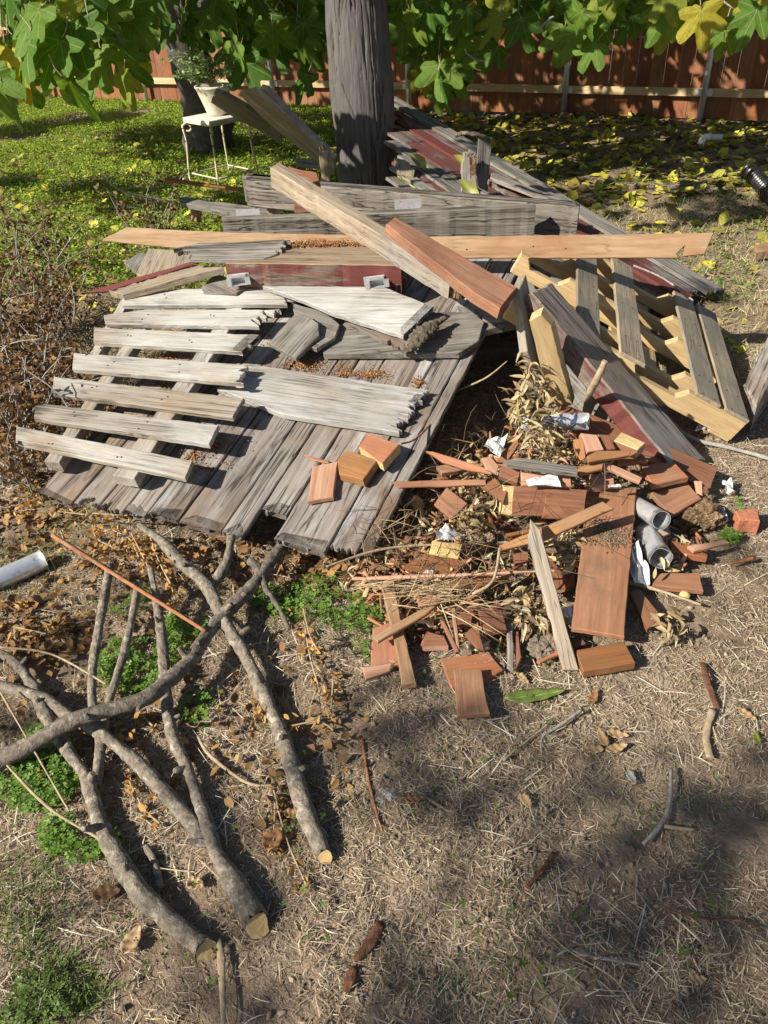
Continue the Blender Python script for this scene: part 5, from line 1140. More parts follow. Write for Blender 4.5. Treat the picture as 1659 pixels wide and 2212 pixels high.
for (u, v, d, s) in ((540, 165, 6.2, .33), (505, 120, 6.2, .32), (650, 185, 6.4, .30), (660, 110, 6.3, .30), (590, 90, 6.1, .34)): add_leaf(u, v, d, s)
fill([(835, -60), (1240, -60), (1235, 60), (1150, 60), (1090, 40), (1020, 90), (1010, 190), (950, 225), (905, 190), (880, 110), (845, 90)], 62, 6.0, 7.2, .27, .34, 28, 3)
for (u, v, d, s) in ((925, 40, 5.9, .34), (990, 45, 5.9, .34), (1135, 70, 5.6, .31), (1210, 100, 5.5, .31), (1240, 95, 5.4, .31), (1060, 60, 5.8, .3), (1062, 125, 6, .25), (950, 195, 6.1, .29), (985, 175, 6.2, .28), (1010, 150, 6.2, .26)): add_leaf(u, v, d, s)
fill([(1230, -60), (1680, -60), (1660, 30), (1560, 60), (1490, 40), (1430, 70), (1330, 40), (1250, 60)], 50, 5.0, 6.2, .25, .32, 28, 4)
for (u, v, d, s) in ((1618, 55, 5.0, .30), (1518, 55, 4.95, .30), (1430, 45, 5.1, .29), (1555, 95, 5.2, .25), (1290, 75, 5.3, .27), (1350, 60, 5.4, .25), (1270, 120, 5.3, .25)): add_leaf(u, v, d, s)
link('petioles', mesh_np('petioles', petV, petF, M['twig']), None, fig)['kind'] = 'stuff'
# the rest of the crown, above the frame
sv, sf = fig_leaf_mesh('crown', 77, True)
def crown_pts():
    out = []
    rr = random.Random(12)
    while len(out) < 2600:
        x, y, z = rr.uniform(-5, 4.2), rr.uniform(3.4, 11), rr.uniform(1.75, 3.6)
        e = ((x + .9) / 4.6) ** 2 + ((y - 7.6) / 3.8) ** 2 + ((z - 2.2) / 1.6) ** 2
        if e > 1 or float(fbm(x * 1.0, y + z * 1.7, 1.1, 2, 5)) < -.12: continue
        p = np.array([x, y, z]); d = depth_at(p)
        if d < .5: continue
        vv = 1106 - FOC * ((p - EYE) @ UP) / d
        if vv > -70: continue
        k_ = (p[2] - 1.0) / TOSUN[2]; sp_ = p - TOSUN * k_          # keep the trunk sunlit
        if abs(sp_[0]) < .55 and abs(sp_[1] - 6.1) < 1.1: continue
        k_ = (p[2] - .4) / TOSUN[2]; sp_ = p - TOSUN * k_
        if sp_[1] < 5.0 and -1.5 < sp_[0] < 1.7: continue
        k_ = (p[2] - 1.15) / TOSUN[2]; sp_ = p - TOSUN * k_         # sunlit clusters of low leaves
        if -2.9 < sp_[0] < -.9 and 4.0 < sp_[1] < 6.3: continue
        k_ = (p[2] - .5) / TOSUN[2]; sq_ = p - TOSUN * k_           # the iron stand stands in the sun
        if -2.0 < sq_[0] < -.8 and 6.3 < sq_[1] < 7.7: continue
        k_ = p[2] / TOSUN[2]; sg_ = p - TOSUN * k_
        if .2 < sg_[0] < 4.5 and 5.0 < sg_[1] < 9.5 and rr.random() < .4: continue
        if .6 < sp_[0] < 3.2 and 5.0 < sp_[1] < 7.6 and rr.random() < .6: continue
        out.append(p)
    return np.array(out)
cp_ = crown_pts(); n = len(cp_)
cr = link('crown', scatter_mesh('crown', sv, sf, cp_, rot_zxy(rng.uniform(0, 6.28, n), rng.normal(0, .5, n), rng.normal(.6, .4, n)), rng.uniform(.17, .25, n), mixcol(n, (.03, .085, .015), (.05, .11, .02), (.1, .15, .03)), M['leaf']), None, fig)
cr['kind'] = 'stuff'

# ---------------------------------------------------------------- tree up-sun whose crown dapples the foreground
shade = thing('shade_tree', 'tall leafy tree standing up-sun of the yard, outside the picture, dappling the foreground', 'tree', (-6.6, -3.2, 0))
BL = [(930, 1600, .22, .4), (1090, 1690, .25, .5), (1230, 1760, .2, .5), (1540, 1770, .24, .6), (1630, 1860, .26, .65), (1340, 2100, .24, .6), (1130, 2130, .2, .55), (1560, 2150, .24, .6), (840, 1560, .16, .35), (930, 2190, .16, .4), (960, 2190, .10, .8),
      (570, 1740, .10, .7), (600, 1960, .10, .8), (480, 2130, .10, .7), (330, 1930, .08, .6), (150, 1420, .10, .6), (60, 1560, .1, .6), (300, 1300, .10, .6), (1390, 1900, .08, .7), (60, 880, .14, .7), (130, 700, .16, .7),
      (1480, 1130, .06, .5), (1450, 560, .12, .45), (1300, 530, .07, .5), (1160, 1180, .05, .5),
      (1250, 430, .35, .8), (1400, 330, .5, 1.), (1050, 320, .4, .8), (200, 410, .3, 1.2), (350, 300, .5, 1.6), (80, 280, .6, 1.6), (230, 260, .6, 1.6), (40, 400, .3, 1.2), (340, 415, .22, 1.0), (520, 330, .3, 1.2), (1560, 450, .4, .6), (1640, 330, .6, 1.)]
pos = []
for (u, v, rad, dens) in BL:
    G = W(u, v, .0 if v > 1150 else .3 if v > 480 else 0)
    for _ in range(int((2000 if v > 480 else 5000) * dens * (rad * .75) ** 2) + 2):
        o_ = rng.normal(0, 1, 2); o_ = o_ / max(1, np.linalg.norm(o_) / 1.5) * rad * .55
        pos.append(G + np.array([o_[0], o_[1], 0]) + TOSUN * rng.uniform(7.2, 10.5))
pos = np.array(pos); n = len(pos)
sh = link('crown', scatter_mesh('crown', OV, OVF, pos, rot_zxy(rng.uniform(0, 6.28, n), rng.normal(0, .6, n), rng.normal(0, .6, n)), rng.uniform(.07, .12, n), mixcol(n, (.04, .10, .02), (.07, .13, .03)), M['leaf']), None, shade); sh['kind'] = 'stuff'
tt = np.array([-6.6, -3.2, 0.])
tube('trunk', None, None, 'figbark', [tt, tt + np.array([.1, 0, 1.5]), tt + np.array([-.1, .1, 3.2]), tt + np.array([.2, .2, 4.6])], [.2, .17, .14, .08], sides=14, seg=.15, parent=shade)
for e_ in (np.array([1.2, .4, 4.6]), np.array([-.4, .9, 4.7]), np.array([.8, -.6, 4.8])):
    tube('limb', None, None, 'figbark', [tt + np.array([-.1, .1, 3.2]), tt + (np.array([-.1, .1, 3.2]) + e_) / 2 + np.array([0, 0, .4]), tt + e_], [.09, .05, .02], sides=8, seg=.15, parent=shade)

# ---------------------------------------------------------------- ground cover
def proj(P):
    d = (P - EYE) @ FW; return 829.5 + FOC * ((P - EYE) @ RT) / d, 1106 - FOC * ((P - EYE) @ UP) / d, d
def in_view(P, m=40):
    u, v, d = proj(P); return (d > .2) & (u > -m) & (u < 1659 + m) & (v > -m) & (v < 2212 + m)
def ground_pts(n, x0, x1, y0, y1, keep=None, lift=0.0):
    P = np.stack([rng.uniform(x0, x1, n), rng.uniform(y0, y1, n), np.zeros(n)], 1); P[:, 2] = gz(P[:, 0], P[:, 1]) + lift
    k = in_view(P)
    if keep is not None: k &= keep(P[:, 0], P[:, 1])
    return P[k]
BLADE = np.array([(0, -.5, 0), (0, .5, 0), (.35, -.45, .10), (.35, .45, .10), (.7, -.35, .12), (.7, .35, .12), (1, 0, .05)]); BF = [(0, 2, 1), (1, 2, 3), (2, 4, 3), (3, 4, 5), (4, 6, 5)]
def blades(name, label, P, l0, l1, w0, w1, cols, pit=.25, cat='grass', flatz=1.0):
    n = len(P); sc = np.stack([rng.uniform(l0, l1, n) * (.5 + rng.random(n)), rng.uniform(w0, w1, n), rng.uniform(l0, l1, n) * rng.uniform(-.3, 1.6, n) * flatz], 1)
    o = link(name, scatter_mesh(name, BLADE, BF, P, rot_zxy(rng.uniform(0, 6.28, n), rng.normal(0, .5, n), -np.abs(rng.normal(0, pit, n))), sc, cols, M['straw']))
    return tag(o, label, cat, kind='stuff')
STRAW = ((.52, .43, .295), (.42, .335, .22), (.62, .545, .41), (.30, .225, .145), (.22, .16, .10))
P = ground_pts(330000, -1.5, 2.2, .4, 3.4, lambda x, y: fbm(x, y, 3.2, 2, 41) + .12 * rng.normal(size=len(x)) > -.22, .003)
blades('dry_grass', 'dry straw-coloured dead grass covering the soil in the foreground', P, .010, .030, .0009, .0022, mixcol(len(P), *STRAW), .2)
P = ground_pts(9000, -1.5, 2.2, .4, 3.4, lambda x, y: fbm(x, y, 4.1, 2, 57) > .02, .004)
blades('dry_grass', 'long pale straws lying loose over the foreground soil', P, .04, .085, .0012, .0028, mixcol(len(P), (.60, .53, .40), (.52, .44, .30), (.66, .61, .50)), .12)
P = np.vstack([ground_pts(26000, .9, 4.0, 3.0, 6.0, None, .003), ground_pts(16000, -3.2, -.8, 2.6, 5.2, None, .003)])
blades('dry_grass', 'dry yellowed grass at the sides of the pile towards the back', P, .03, .075, .002, .004, mixcol(len(P), (.45, .37, .20), (.36, .30, .15), (.52, .45, .28), (.25, .26, .09)), .5)
# clods
ICO = bmesh.new(); bmesh.ops.create_icosphere(ICO, subdivisions=1, radius=1.0)
iv = np.array([v.co[:] for v in ICO.verts]) * np.clip(1 + .38 * rng.normal(size=(len(ICO.verts), 1)), .45, 1.6); if_ = np.array([[v.index for v in f.verts] for f in ICO.faces]); ICO.free()
P = ground_pts(16000, -1.4, 2.2, .4, 3.4, lambda x, y: fbm(x, y, 2.6, 2, 91) > -.05)
n = len(P); s_ = np.minimum(rng.gamma(1.6, .0021, n) + .0012, .0085)
o = link('soil_clods', scatter_mesh('soil_clods', iv, if_, P, rot_zxy(rng.uniform(0, 6.28, n), rng.uniform(0, 3, n), rng.uniform(0, 3, n)), np.stack([s_ * rng.uniform(.8, 1.4, n), s_, s_ * .6], 1), mixcol(n, (.24, .18, .13), (.31, .24, .175), (.17, .125, .09)), M['clod']))
tag(o, 'small crumbly soil clods and pebbles strewn over the foreground', 'soil', kind='stuff')
for (u, v, s_, n) in ((1560, 1600, .12, 500), (1400, 1150, .05, 100), (1330, 1980, .12, 260), (1590, 330, .3, 300)):
    pass
# clover
CL = []; CLF = []
for k in range(3):
    a = 2.094 * k; b = len(CL)
    for (x, y) in ((0, 0), (.55, .42), (.95, .38), (.85, 0), (.95, -.38), (.55, -.42)):
        CL.append((math.cos(a) * x - math.sin(a) * y, math.sin(a) * x + math.cos(a) * y, .12 * x))
    CLF += [(b, b + 1, b + 3), (b + 1, b + 2, b + 3), (b, b + 3, b + 5), (b + 3, b + 4, b + 5)]
def patch(spots, lift0=.008, lift1=.04):
    out = []
    for (zk, cx, cy, rx, ry, n) in spots:
        for _ in range(n):
            a = random.uniform(0, 6.283); rr = math.sqrt(random.random()); u, v = q(zk, cx + math.cos(a) * rx * rr, cy + math.sin(a) * ry * rr)[0]
            p = W(u, v, 0)
            if float(fbm(p[0], p[1], 7, 2, 71)) < -.12: continue
            p[2] = float(gz(p[0], p[1])) + random.uniform(lift0, lift1); out.append(p)
    return np.array(out)
def clover(name, label, spots, s0, s1, cols):
    P = patch(spots); n = len(P)
    o = link(name, scatter_mesh(name, CL, CLF, P, rot_zxy(rng.uniform(0, 6.28, n), rng.normal(0, .3, n), rng.normal(0, .3, n)), rng.uniform(s0, s1, n), mixcol(n, *cols), M['leaf']))
    tag(o, label, 'clover', kind='stuff')
GR = ((.11, .21, .028), (.15, .27, .04), (.20, .33, .06))
clover('clover', 'bright green clover growing between the cut branches at left', [('8', 570, 210, 150, 130, 520), ('8', 180, 660, 200, 190, 900), ('8', 640, 920, 130, 100, 260), ('8', 350, 960, 170, 100, 330), ('8', 760, 110, 70, 90, 120), ('8', 900, 400, 110, 90, 130)], .006, .0105, GR)
clover('clover', 'green clover under the front edge of the plank panel', [('6', 800, 1000, 110, 80, 260), ('6', 1300, 880, 200, 110, 420), ('6', 1500, 960, 120, 80, 160), ('6', 560, 880, 110, 90, 110), ('7', 60, 1010, 80, 150, 110)], .006, .0105, GR)
clover('clover', 'clover clump right of the rotten stump lump', [('7', 1640, 540, 50, 90, 150), ('7', 1610, 620, 60, 25, 60), ('u', 1580, 640, 50, 25, 60), ('5', 1400, 260, 60, 40, 120)], .008, .014, GR)
clover('weeds', 'scattered small green weeds over the foreground soil', [('g', 800, 800, 800, 760, 180), ('8', 800, 1000, 800, 700, 160), ('7', 500, 1100, 500, 250, 120), ('8', 150, 1650, 220, 120, 260)], .005, .009, ((.09, .16, .03), (.14, .2, .05)))
P = patch([('6', 150, 560, 260, 160, 700), ('8', 150, 1600, 330, 160, 900), ('8', 80, 1250, 200, 250, 500), ('6', 250, 800, 300, 150, 600), ('6', 1300, 900, 330, 120, 500), ('g', 400, 1400, 350, 160, 60), ('g', 1300, 700, 350, 400, 90)], .0, .004)
blades('green_grass', 'thin green grass blades sprouting among the dry grass', P, .02, .06, .0012, .0026, mixcol(len(P), (.14, .19, .05), (.20, .23, .08), (.09, .15, .03)), .8)
# green lawn back left
P = ground_pts(420000, -8, .2, 4.6, 14, lambda x, y: (fbm(x, y, 1.3, 2, 13) > -.42) & (x < -.35 + (y - 5) * .1), 0.0)
P[:, 2] += rng.uniform(.0, .06, len(P)) + .04 * np.clip(fbm(P[:, 0], P[:, 1], 2.2, 2, 15), 0, 1)
n = len(P)
o = link('ground_cover', scatter_mesh('ground_cover', OV, OVF, P, rot_zxy(rng.uniform(0, 6.28, n), rng.normal(0, .45, n), rng.normal(-.3, .4, n)), rng.uniform(.014, .029, n), mixcol(n, (.25, .36, .03), (.34, .45, .045), (.16, .26, .02)), M['leaf']))
tag(o, 'low bright green weeds covering the yard at the back left', 'weeds', kind='stuff')
P = ground_pts(9000, .8, 4.5, 4.0, 7.5, lambda x, y: fbm(x, y, 1.6, 2, 23) > .08, 0.0); P[:, 2] += rng.uniform(0, .05, len(P)); n = len(P)
o = link('ground_cover', scatter_mesh('ground_cover', OV, OVF, P, rot_zxy(rng.uniform(0, 6.28, n), rng.normal(0, .45, n), rng.normal(-.3, .4, n)), rng.uniform(.014, .028, n), mixcol(n, (.07, .15, .02), (.11, .2, .03)), M['leaf']))
tag(o, 'patchy low green weeds showing between fallen leaves at the back right', 'weeds', kind='stuff')
# fallen fig leaves
CV = np.array([(0, 0, 0), (.3, .32, .06), (.62, .40, .12), (.85, .22, .1), (1.0, 0, .18), (.85, -.22, .06), (.62, -.40, .02), (.3, -.32, .1), (.5, 0, -.05)]); CVF = [(8, k, (k + 1) % 8) for k in range(8)]
def litter(name, label, P, s0, s1, cols, mat='col', tilt=.35, T=CV, TF=CVF):
    n = len(P); s_ = rng.uniform(s0, s1, n)
    o = link(name, scatter_mesh(name, T, TF, P, rot_zxy(rng.uniform(0, 6.28, n), rng.normal(0, tilt, n), rng.normal(0, tilt, n)), np.stack([s_, s_ * rng.uniform(.6, 1.1, n), s_ * rng.uniform(-.8, 1.6, n)], 1), cols, M[mat]))
    return tag(o, label, 'leaf litter', kind='stuff')
YL = ((.50, .44, .045), (.40, .38, .05), (.30, .30, .05), (.17, .12, .05), (.55, .50, .10), (.12, .09, .04))
P = ground_pts(7200, -.3, 6, 4.6, 11, lambda x, y: (y > 6.2 - .12 * x + .4 * fbm(x, y, 1, 2, 3)) | (rng.random(len(x)) < .28), .012)
litter('fallen_leaves', 'yellow and olive fallen fig leaves carpeting the yard at the back right', P, .06, .13, mixcol(len(P), *YL))
P = ground_pts(1100, -4.5, -.3, 4.2, 10, None, .045)
litter('fallen_leaves', 'yellow fallen leaves strewn over the green weeds at the back left', P, .05, .11, mixcol(len(P), (.50, .44, .06), (.42, .40, .08), (.24, .17, .08)))
P = ground_pts(260, .9, 3.4, 3.2, 5.5, None, .012)
litter('fallen_leaves', 'scattered yellow leaves on the dry grass right of the pile', P, .04, .08, mixcol(len(P), (.50, .44, .06), (.34, .24, .10)))
# brown leaf litter at left and under the panel
BR_ = ((.27, .145, .055), (.34, .20, .075), (.20, .11, .05), (.14, .08, .045), (.40, .245, .09))
def litter_px(spots, l0, l1):
    out = []
    for (zk, cx, cy, rx, ry, n) in spots:
        for _ in range(n):
            a = random.uniform(0, 6.283); rr = math.sqrt(random.random()); u, v = q(zk, cx + math.cos(a) * rx * rr, cy + math.sin(a) * ry * rr)[0]
            p = W(u, v, 0); p[2] = float(gz(p[0], p[1])) + random.uniform(l0, l1); out.append(p)
    return np.array(out)
P = litter_px([('6', 300, 850, 450, 250, 200), ('6', 950, 720, 600, 120, 500), ('3', 150, 800, 330, 320, 900), ('6', 60, 500, 200, 200, 250), ('8', 150, 60, 260, 160, 260), ('8', 450, 400, 700, 380, 230), ('8', 1250, 500, 350, 450, 110), ('6', 1500, 760, 260, 130, 260), ('7', 500, 700, 600, 400, 500)], .004, .02)
litter('brown_leaves', 'small curled brown dead leaves on the ground around the pile front', P, .016, .036, mixcol(len(P), *BR_), tilt=.6)
# dead shrub at the left and dry sprays hanging under the panel
def dead_shrub(name, label, roots, n_st, n_lf, hgt, spread, cols, ls=(.018, .034)):
    t = thing(name, label, 'dead shrub', roots[0]); sv_, sf_ = np.zeros((0, 3)), []; lp = []
    for k in range(n_st):
        b0 = np.array(roots[rng.integers(0, len(roots))]) + np.array([*rng.normal(0, .05, 2), 0]); e = b0 + np.array([rng.normal(0, spread), rng.normal(0, spread), hgt * rng.uniform(.4, 1.05)]); m_ = (b0 + e) / 2 + np.array([*rng.normal(0, .05, 2), .08])
        v, f4, _ = tube_arrays([b0, m_, e], [.0035, .0028, .0014], 5, .05, .1, 1.0, len(sv_)); sv_ = np.vstack([sv_, v]); sf_ += f4
        for j in range(n_lf):
            s = rng.uniform(.25, 1.02); lp.append(b0 * (1 - s) ** 2 + 2 * m_ * s * (1 - s) + e * s * s + rng.normal(0, .02, 3))
    lp = np.array(lp); lp = lp[lp[:, 2] > 0]; n = len(lp)
    link('stems', mesh_np('stems', sv_, sf_, M['twiggrey']), None, t)['kind'] = 'stuff'; s_ = rng.uniform(*ls, n)
    link('foliage', scatter_mesh('foliage', CV, CVF, lp, rot_zxy(rng.uniform(0, 6.28, n), rng.normal(0, .9, n), rng.normal(.5, .7, n)), np.stack([s_, s_ * rng.uniform(.5, .8, n), s_ * rng.uniform(-1, 1.5, n)], 1), mixcol(n, *cols), M['col']), None, t)['kind'] = 'stuff'
dead_shrub('dead_shrub', 'dead brown-leaved shrub at the left edge beside the white pickets', [W(20, 900, 0), W(60, 780, 0), W(-40, 720, 0), W(70, 960, 0), W(130, 720, 0), W(40, 1040, 0), W(-20, 830, 0), W(120, 860, 0)], 170, 32, .44, .19, ((.21, .112, .042), (.27, .15, .05), (.15, .085, .04), (.09, .055, .03)))
dead_shrub('dead_shrub', 'taller dead shrub with dark leaves behind, left of the long beams', [W(60, 640, 0), W(130, 600, 0), W(-20, 560, 0), W(330, 520, 0)], 45, 16, .46, .17, ((.09, .055, .03), (.16, .10, .05), (.22, .14, .06)), (.025, .045))
DRY = ((.46, .26, .07), (.52, .32, .10), (.38, .19, .05), (.30, .15, .05))
def spray(name, label, paths, per, cols, ls):
    t = thing(name, label, 'dry leaves', W(*paths[0][0][:2], 0)); sv_, sf_ = np.zeros((0, 3)), []; lp = []
    for pth in paths:
        pts_ = [W(*p) for p in pth]; v, f4, _ = tube_arrays(pts_, [.0025] * len(pts_), 5, .02, .1, 1.0, len(sv_)); sv_ = np.vstack([sv_, v]); sf_ += f4
        cv, _ = smooth_path(pts_, [1] * len(pts_), .01)
        for _ in range(per): lp.append(cv[rng.integers(0, len(cv))] + rng.normal(0, .014, 3))
    lp = np.array(lp); lp[:, 2] = np.maximum(lp[:, 2], gz(lp[:, 0], lp[:, 1]) + .004); n = len(lp); s_ = rng.uniform(*ls, n)
    link('stem', mesh_np('stem', sv_, sf_, M['twig']), None, t)['kind'] = 'stuff'
    link('foliage', scatter_mesh('foliage', CV, CVF, lp, rot_zxy(rng.uniform(0, 6.28, n), rng.normal(0, .8, n), rng.normal(.7, .6, n)), np.stack([s_, s_ * rng.uniform(.4, .65, n), s_ * rng.uniform(-1, 1.5, n)], 1), mixcol(n, *cols), M['col']), None, t)['kind'] = 'stuff'
Q = lambda k, z, *c: [(*p, z) for p in q(k, *c)]
spray('dry_vine', 'spray of orange dry leaves hanging below the panel beside the branch tops', [Q('6', .13, 560, 560, 600, 640, 640, 720), Q('6', .12, 640, 560, 680, 680, 740, 800), Q('6', .12, 480, 560, 560, 600, 600, 680), Q('6', .1, 700, 700, 740, 800, 760, 880), Q('6', .13, 400, 540, 420, 600, 500, 640)], 46, DRY, (.018, .03))
spray('dry_vine', 'row of orange dry leaves along the rotten plank ends at left', [Q('6', .1, 80, 480, 180, 470), Q('6', .1, 250, 480, 400, 500), Q('6', .11, 400, 490, 560, 500), Q('6', .1, 100, 430, 160, 420), Q('6', .1, 260, 560, 280, 620)], 26, DRY, (.018, .03))
spray('dry_vine', 'slender column of orange dry leaves lying left of the centre branch end', [Q('8', .04, 1180, 700, 1210, 830, 1250, 960, 1330, 1140), Q('8', .04, 1190, 760, 1180, 1000)], 34, DRY, (.018, .028))
spray('dry_vine', 'orange dry leaf twigs between the centre branch and the scrap heap', [Q('8', .05, 1320, 20, 1340, 140, 1380, 280), Q('8', .05, 1120, 340, 1100, 420), Q('8', .05, 1260, 440, 1380, 420, 1440, 460), Q('8', .05, 1440, 240, 1430, 390), Q('6', .1, 1310, 900, 1340, 1020, 1380, 1090)], 30, DRY, (.016, .028))
spray('dry_vine', 'brown dry leaf clusters among the branches at left', [Q('8', .04, 480, 480, 560, 500), Q('8', .04, 620, 400, 660, 440), Q('8', .04, 560, 680, 620, 800), Q('8', .03, 640, 820, 690, 860), Q('6', .04, 60, 980, 200, 1010), Q('6', .04, 100, 900, 60, 880), Q('8', .03, 100, 60, 300, 20)], 22, DRY, (.018, .03))

# tan dried leaves in the scrap heap
LZ = []; LZF = []
for i, (x, wv, z) in enumerate(((0, .02, 0), (.2, .11, .05), (.45, .15, .08), (.7, .11, .05), (1, .01, -.06))):
    LZ += [(x, -wv, z + wv * .9), (x, 0, z), (x, wv, z + wv * .9)]
for i in range(4):
    b = i * 3
    for j in (0, 1): LZF += [(b + j, b + j + 3, b + j + 4), (b + j, b + j + 4, b + j + 1)]
TANL = ((.50, .38, .19), (.56, .45, .26), (.38, .27, .13), (.26, .185, .10), (.16, .11, .065), (.60, .51, .33))  # darkest tones stand in for shade deep between the scraps
def tan_leaves(name, label, spots, s0, s1):
    out = []
    for (zk, cx, cy, rx, ry, n, z0, z1) in spots:
        for _ in range(n):
            a = random.uniform(0, 6.283); rr = math.sqrt(random.random()); u, v = q(zk, cx + math.cos(a) * rx * rr, cy + math.sin(a) * ry * rr)[0]
            z = random.uniform(z0, z1); p = W(u, v, z); out.append(p)
    P = np.array(out); P[:, 2] = np.maximum(P[:, 2], gz(P[:, 0], P[:, 1]) + .008); n = len(P); s_ = rng.uniform(s0, s1, n)
    o = link(name, scatter_mesh(name, LZ, LZF, P, rot_zxy(rng.uniform(0, 6.28, n), rng.normal(0, .5, n), rng.normal(.5, .6, n)), np.stack([s_, s_ * rng.uniform(.6, 1.2, n), s_ * rng.uniform(-1, 2, n)], 1), mixcol(n, *TANL), M['col'], True))
    tag(o, label, 'dry leaves', kind='stuff')
tan_leaves('dried_leaves', 'tall tuft of tan dried curled leaves on top of the scrap heap', [('7', 790, 60, 80, 140, 120, .28, .42), ('7', 850, 180, 110, 80, 80, .24, .30), ('5', 640, 640, 45, 90, 36, .38, .46), ('5', 620, 750, 90, 60, 50, .34, .40)], .03, .065)
tan_leaves('dried_leaves', 'tan dried curled leaves packed between the redwood scraps', [('7', 530, 480, 80, 90, 70, .14, .17), ('7', 300, 560, 190, 120, 110, .05, .10), ('7', 940, 640, 60, 90, 80, .09, .12), ('7', 800, 900, 80, 110, 70, .06, .10), ('7', 1370, 970, 40, 80, 22, .03, .05), ('7', 700, 600, 400, 230, 170, .05, .10), ('7', 650, 250, 350, 160, 130, .10, .15), ('7', 480, 900, 330, 150, 90, .03, .06), ('7', 1300, 600, 220, 180, 90, .03, .07), ('7', 450, 330, 200, 90, 70, .08, .12), ('7', 80, 740, 110, 60, 60, .03, .06)], .03, .07)
# fine twigs through the heap
P = litter_px([('7', 650, 500, 450, 380, 420), ('7', 350, 900, 280, 160, 220), ('7', 150, 720, 170, 90, 120), ('5', 560, 720, 220, 110, 160)], .05, .16)
blades('twig_litter', 'fine dry twigs and grass stalks tangled through the scrap heap', P, .05, .14, .0014, .003, mixcol(len(P), (.40, .30, .16), (.26, .18, .10), (.18, .115, .06), (.12, .08, .05)), .5, 'twigs')  # dark browns put the heap's deep shade into the colour

# small redwood splinters and chips lost in the heap
SPV = np.array([(-.5, -.5, -.5), (.5, -.35, -.5), (.5, .3, -.5), (-.5, .5, -.5), (-.5, -.5, .5), (.42, -.3, .5), (.46, .25, .5), (-.5, .5, .5)]); SPF = [(0, 3, 2), (0, 2, 1), (4, 5, 6), (4, 6, 7), (0, 1, 5), (0, 5, 4), (1, 2, 6), (1, 6, 5), (2, 3, 7), (2, 7, 6), (3, 0, 4), (3, 4, 7)]
P = litter_px([('7', 620, 520, 480, 330, 260), ('7', 300, 880, 260, 200, 150), ('7', 1000, 280, 330, 130, 110), ('7', 1300, 560, 230, 250, 60), ('7', 160, 760, 180, 60, 60)], .01, .035)
P[:, 2] += np.where(rng.random(len(P)) < .6, rng.uniform(0, .09, len(P)) * np.exp(-((P[:, 0] - .45) / .35) ** 2), 0); n = len(P)
o = link('wood_splinters', scatter_mesh('wood_splinters', SPV, SPF, P, rot_zxy(rng.uniform(0, 6.28, n), rng.normal(0, .25, n), rng.normal(0, .35, n)), np.stack([rng.gamma(2.2, .017, n) + .015, rng.uniform(.004, .016, n), rng.uniform(.002, .010, n)], 1), mixcol(n, (.36, .16, .085), (.28, .12, .07), (.45, .25, .15), (.50, .35, .19), (.20, .09, .055)), M['crumb']))
tag(o, 'small redwood splinters and chips filling the scrap heap', 'splinters', kind='stuff')

# bundles of long dry straw at the left front of the heap
ST = []
for (cx, cy, rx, ry, n_, ya) in ((400, 820, 110, 40, 26, .12), (330, 860, 110, 40, 18, .35), (150, 800, 160, 30, 10, .0), (560, 880, 90, 60, 16, -.6), (880, 150, 80, 80, 14, 1.3)):
    for _ in range(n_):
        u, v = q('7', random.gauss(cx, rx * .5), random.gauss(cy, ry * .5))[0]; p = W(u, v, .15 if cy > 300 else .3); ST.append((*p, random.gauss(ya, .34)))
ST = np.array(ST); n = len(ST); L_ = rng.uniform(.08, .2, n); Pm = ST[:, :3].copy(); Pm[:, 0] -= L_ * .5
o = link('straw_bundle', scatter_mesh('straw_bundle', BLADE, BF, Pm, rot_zxy(ST[:, 3], rng.normal(0, .4, n), rng.normal(0, .07, n)), np.stack([L_, rng.uniform(.0015, .0035, n), L_ * rng.uniform(-.2, .3, n)], 1), mixcol(n, (.55, .42, .24), (.46, .31, .17), (.60, .50, .33)), M['straw']))
tag(o, 'long dry straw stalks fanned over the front of the scrap heap', 'straw', kind='stuff')

# ---------------------------------------------------------------- single leaves on the ground
def ground_leaf(name, label, u, v, ang, L_, wd, col, z=.012, curl=.25, tilt=0.0, gloss=.6, vein=None):
    n_ = 15; V = []
    for i in range(n_):
        x = i / (n_ - 1); hw = wd * math.sin(math.pi * min(1, x ** .8 * 1.0)) ** .8 * (1 - .25 * x) + .001
        for j in range(-2, 3):
            yy = j / 2 * hw; V.append(((x - .5) * L_, yy, curl * L_ * .35 * (2 * x - 1) ** 2 + abs(yy) * curl * 1.2 + .002 * math.sin(x * 22 + j)))
    Fs = [[i * 5 + j, (i + 1) * 5 + j, (i + 1) * 5 + j + 1, i * 5 + j + 1] for i in range(n_ - 1) for j in range(4)]
    me = bpy.data.meshes.new(name); me.from_pydata(V, [], Fs); me.materials.append(M[col]); me.update(); me.polygons.foreach_set('use_smooth', [True] * len(Fs))
    p = W(u, v, z); p[2] = float(gz(p[0], p[1])) + z
    o = link(name, me, Matrix.Translation(p.tolist()) @ Matrix.Rotation(R(ang), 4, 'Z') @ Matrix.Rotation(tilt, 4, 'X'))
    sm = o.modifiers.new('thickness', 'SOLIDIFY'); sm.thickness = .0005
    tag(o, label, 'leaf')
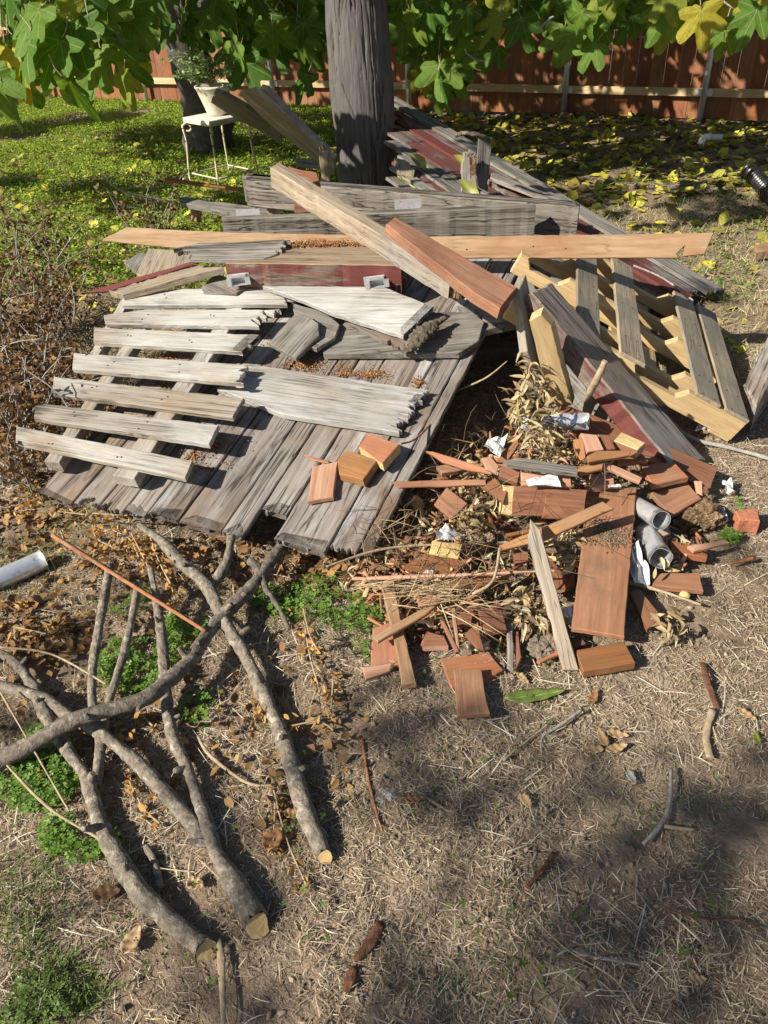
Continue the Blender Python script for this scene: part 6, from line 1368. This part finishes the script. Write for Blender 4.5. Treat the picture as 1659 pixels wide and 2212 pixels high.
def leafmat(name, c, c2, vein=None):
    m, N, L, B = newmat(name); tc = N.new('ShaderNodeTexCoord'); n = noise(N, L, tc.outputs['Object'], 60, 5); r_ = ramp(N, [(.35, c), (.65, c2)]); L.new(n.outputs[0], r_.inputs[0]); col = r_.outputs[0]
    if vein:
        s = N.new('ShaderNodeSeparateXYZ'); L.new(tc.outputs['Object'], s.inputs[0]); ay = math_n(N, L, 'ABSOLUTE', s.outputs[1])
        w_ = math_n(N, L, 'FRACT', math_n(N, L, 'MULTIPLY', math_n(N, L, 'SUBTRACT', s.outputs[0], math_n(N, L, 'MULTIPLY', ay, .9)), 90))
        v1 = math_n(N, L, 'LESS_THAN', w_, .12); v2 = math_n(N, L, 'LESS_THAN', ay, .0009); vm = math_n(N, L, 'MAXIMUM', math_n(N, L, 'MULTIPLY', v1, .35), math_n(N, L, 'MULTIPLY', v2, .9)); col = mixc(N, L, vm, col, vein)
    L.new(col, B.inputs['Base Color']); B.inputs['Roughness'].default_value = .5; return m
M['lf_green'] = leafmat('green_leaf', (.085, .135, .022), (.12, .16, .03), (.30, .33, .12)); M['lf_brown'] = leafmat('brown_leaf', (.20, .10, .045), (.30, .16, .07)); M['lf_tan'] = leafmat('tan_leaf', (.34, .22, .11), (.44, .30, .16)); M['lf_lime'] = leafmat('lime_leaf', (.15, .17, .03), (.25, .25, .05))
ground_leaf('fallen_leaf', 'long green mango-shaped leaf lying below the scrap heap', *q('g', 655, 172)[0], 6, .165, .023, 'lf_green', .014, .12)
for lab, g_, a, L_, wd, cm in (('brown leaf pointing left in the four-leaf cluster right of centre', (898, 410), 175, .055, .012, 'lf_tan'), ('brown leaf pointing up in the four-leaf cluster right of centre', (942, 360), 95, .055, .013, 'lf_tan'), ('brown leaf pointing right in the four-leaf cluster right of centre', (1005, 398), 15, .06, .013, 'lf_tan'), ('orange-brown leaf at the top of the four-leaf cluster right of centre', (1010, 338), -15, .055, .014, 'lf_tan'),
        ('small tan leaf lying alone near the centre of the bare soil', (614, 642), -70, .038, .012, 'lf_tan'), ('brown leaf right beside the white mortar lump', (135, 640), 5, .05, .01, 'lf_brown'), ('curled brown leaf right of the long green leaf', (905, 180), 60, .06, .012, 'lf_brown'), ('brown leaf near the right edge above the clods', (1570, 252), -50, .05, .012, 'lf_tan'), ('tan leaf near the bottom right corner among white grass', (1355, 1397), 3, .035, .010, 'lf_tan'),
        ('lime yellow leaf standing at the right edge of the bare soil', (1610, 355), 80, .04, .009, 'lf_lime'), ('pale grey leaf scrap right of centre on the soil', (1070, 530), -80, .04, .01, 'twiggrey'), ('dry curled leaf under the muddy board corner on the soil', (600, 100), -60, .05, .01, 'lf_tan')):
    ground_leaf('fallen_leaf', lab, *q('g', *g_)[0], a, L_, wd, cm, .012, .3)
for lab, g_, a, L_, wd, cm in (('dull mauve-brown leaf between the centre branch and its neighbour', (1190, 960), 60, .06, .022, 'lf_brown'), ('pale brown round leaf beside the middle branch', (855, 1148), -20, .04, .016, 'lf_tan'), ('curled brown dead leaf left of the nearest branch', (470, 1180), 10, .06, .018, 'lf_brown'), ('large crumpled brown leaf at the lower left', (580, 1380), 70, .06, .018, 'lf_tan'), ('reddish leaf near the end of the centre branch', (1265, 838), -10, .04, .012, 'lf_brown')):
    ground_leaf('fallen_leaf', lab, *q('8', *g_)[0], a, L_, wd, cm, .015, .4)
for lab, f_, z in (('yellow fig leaf lying on the siding against the trunk', (105, 475), .5), ('limp yellow leaf hanging on the rotten post stub', (515, 520), .55), ('green-yellow leaf draped beside the rotten post stub', (480, 350), .62), ('olive leaf stuck in the siding right of the trunk', (175, 340), .58)):
    u, v = q('f', *f_)[0]; p = W(u, v, z)
    me2 = mesh_np('fig_leaf', CV, CVF, M['lf_lime']); o = link('fig_leaf', me2, leaf_frame(p, np.array([.6, -.3, -.7 + .3 * random.random()]), np.array([-.7, -.1, .7])) @ Matrix.Diagonal((.16, .08, .30, 1)))
    tag(o, lab, 'leaf')
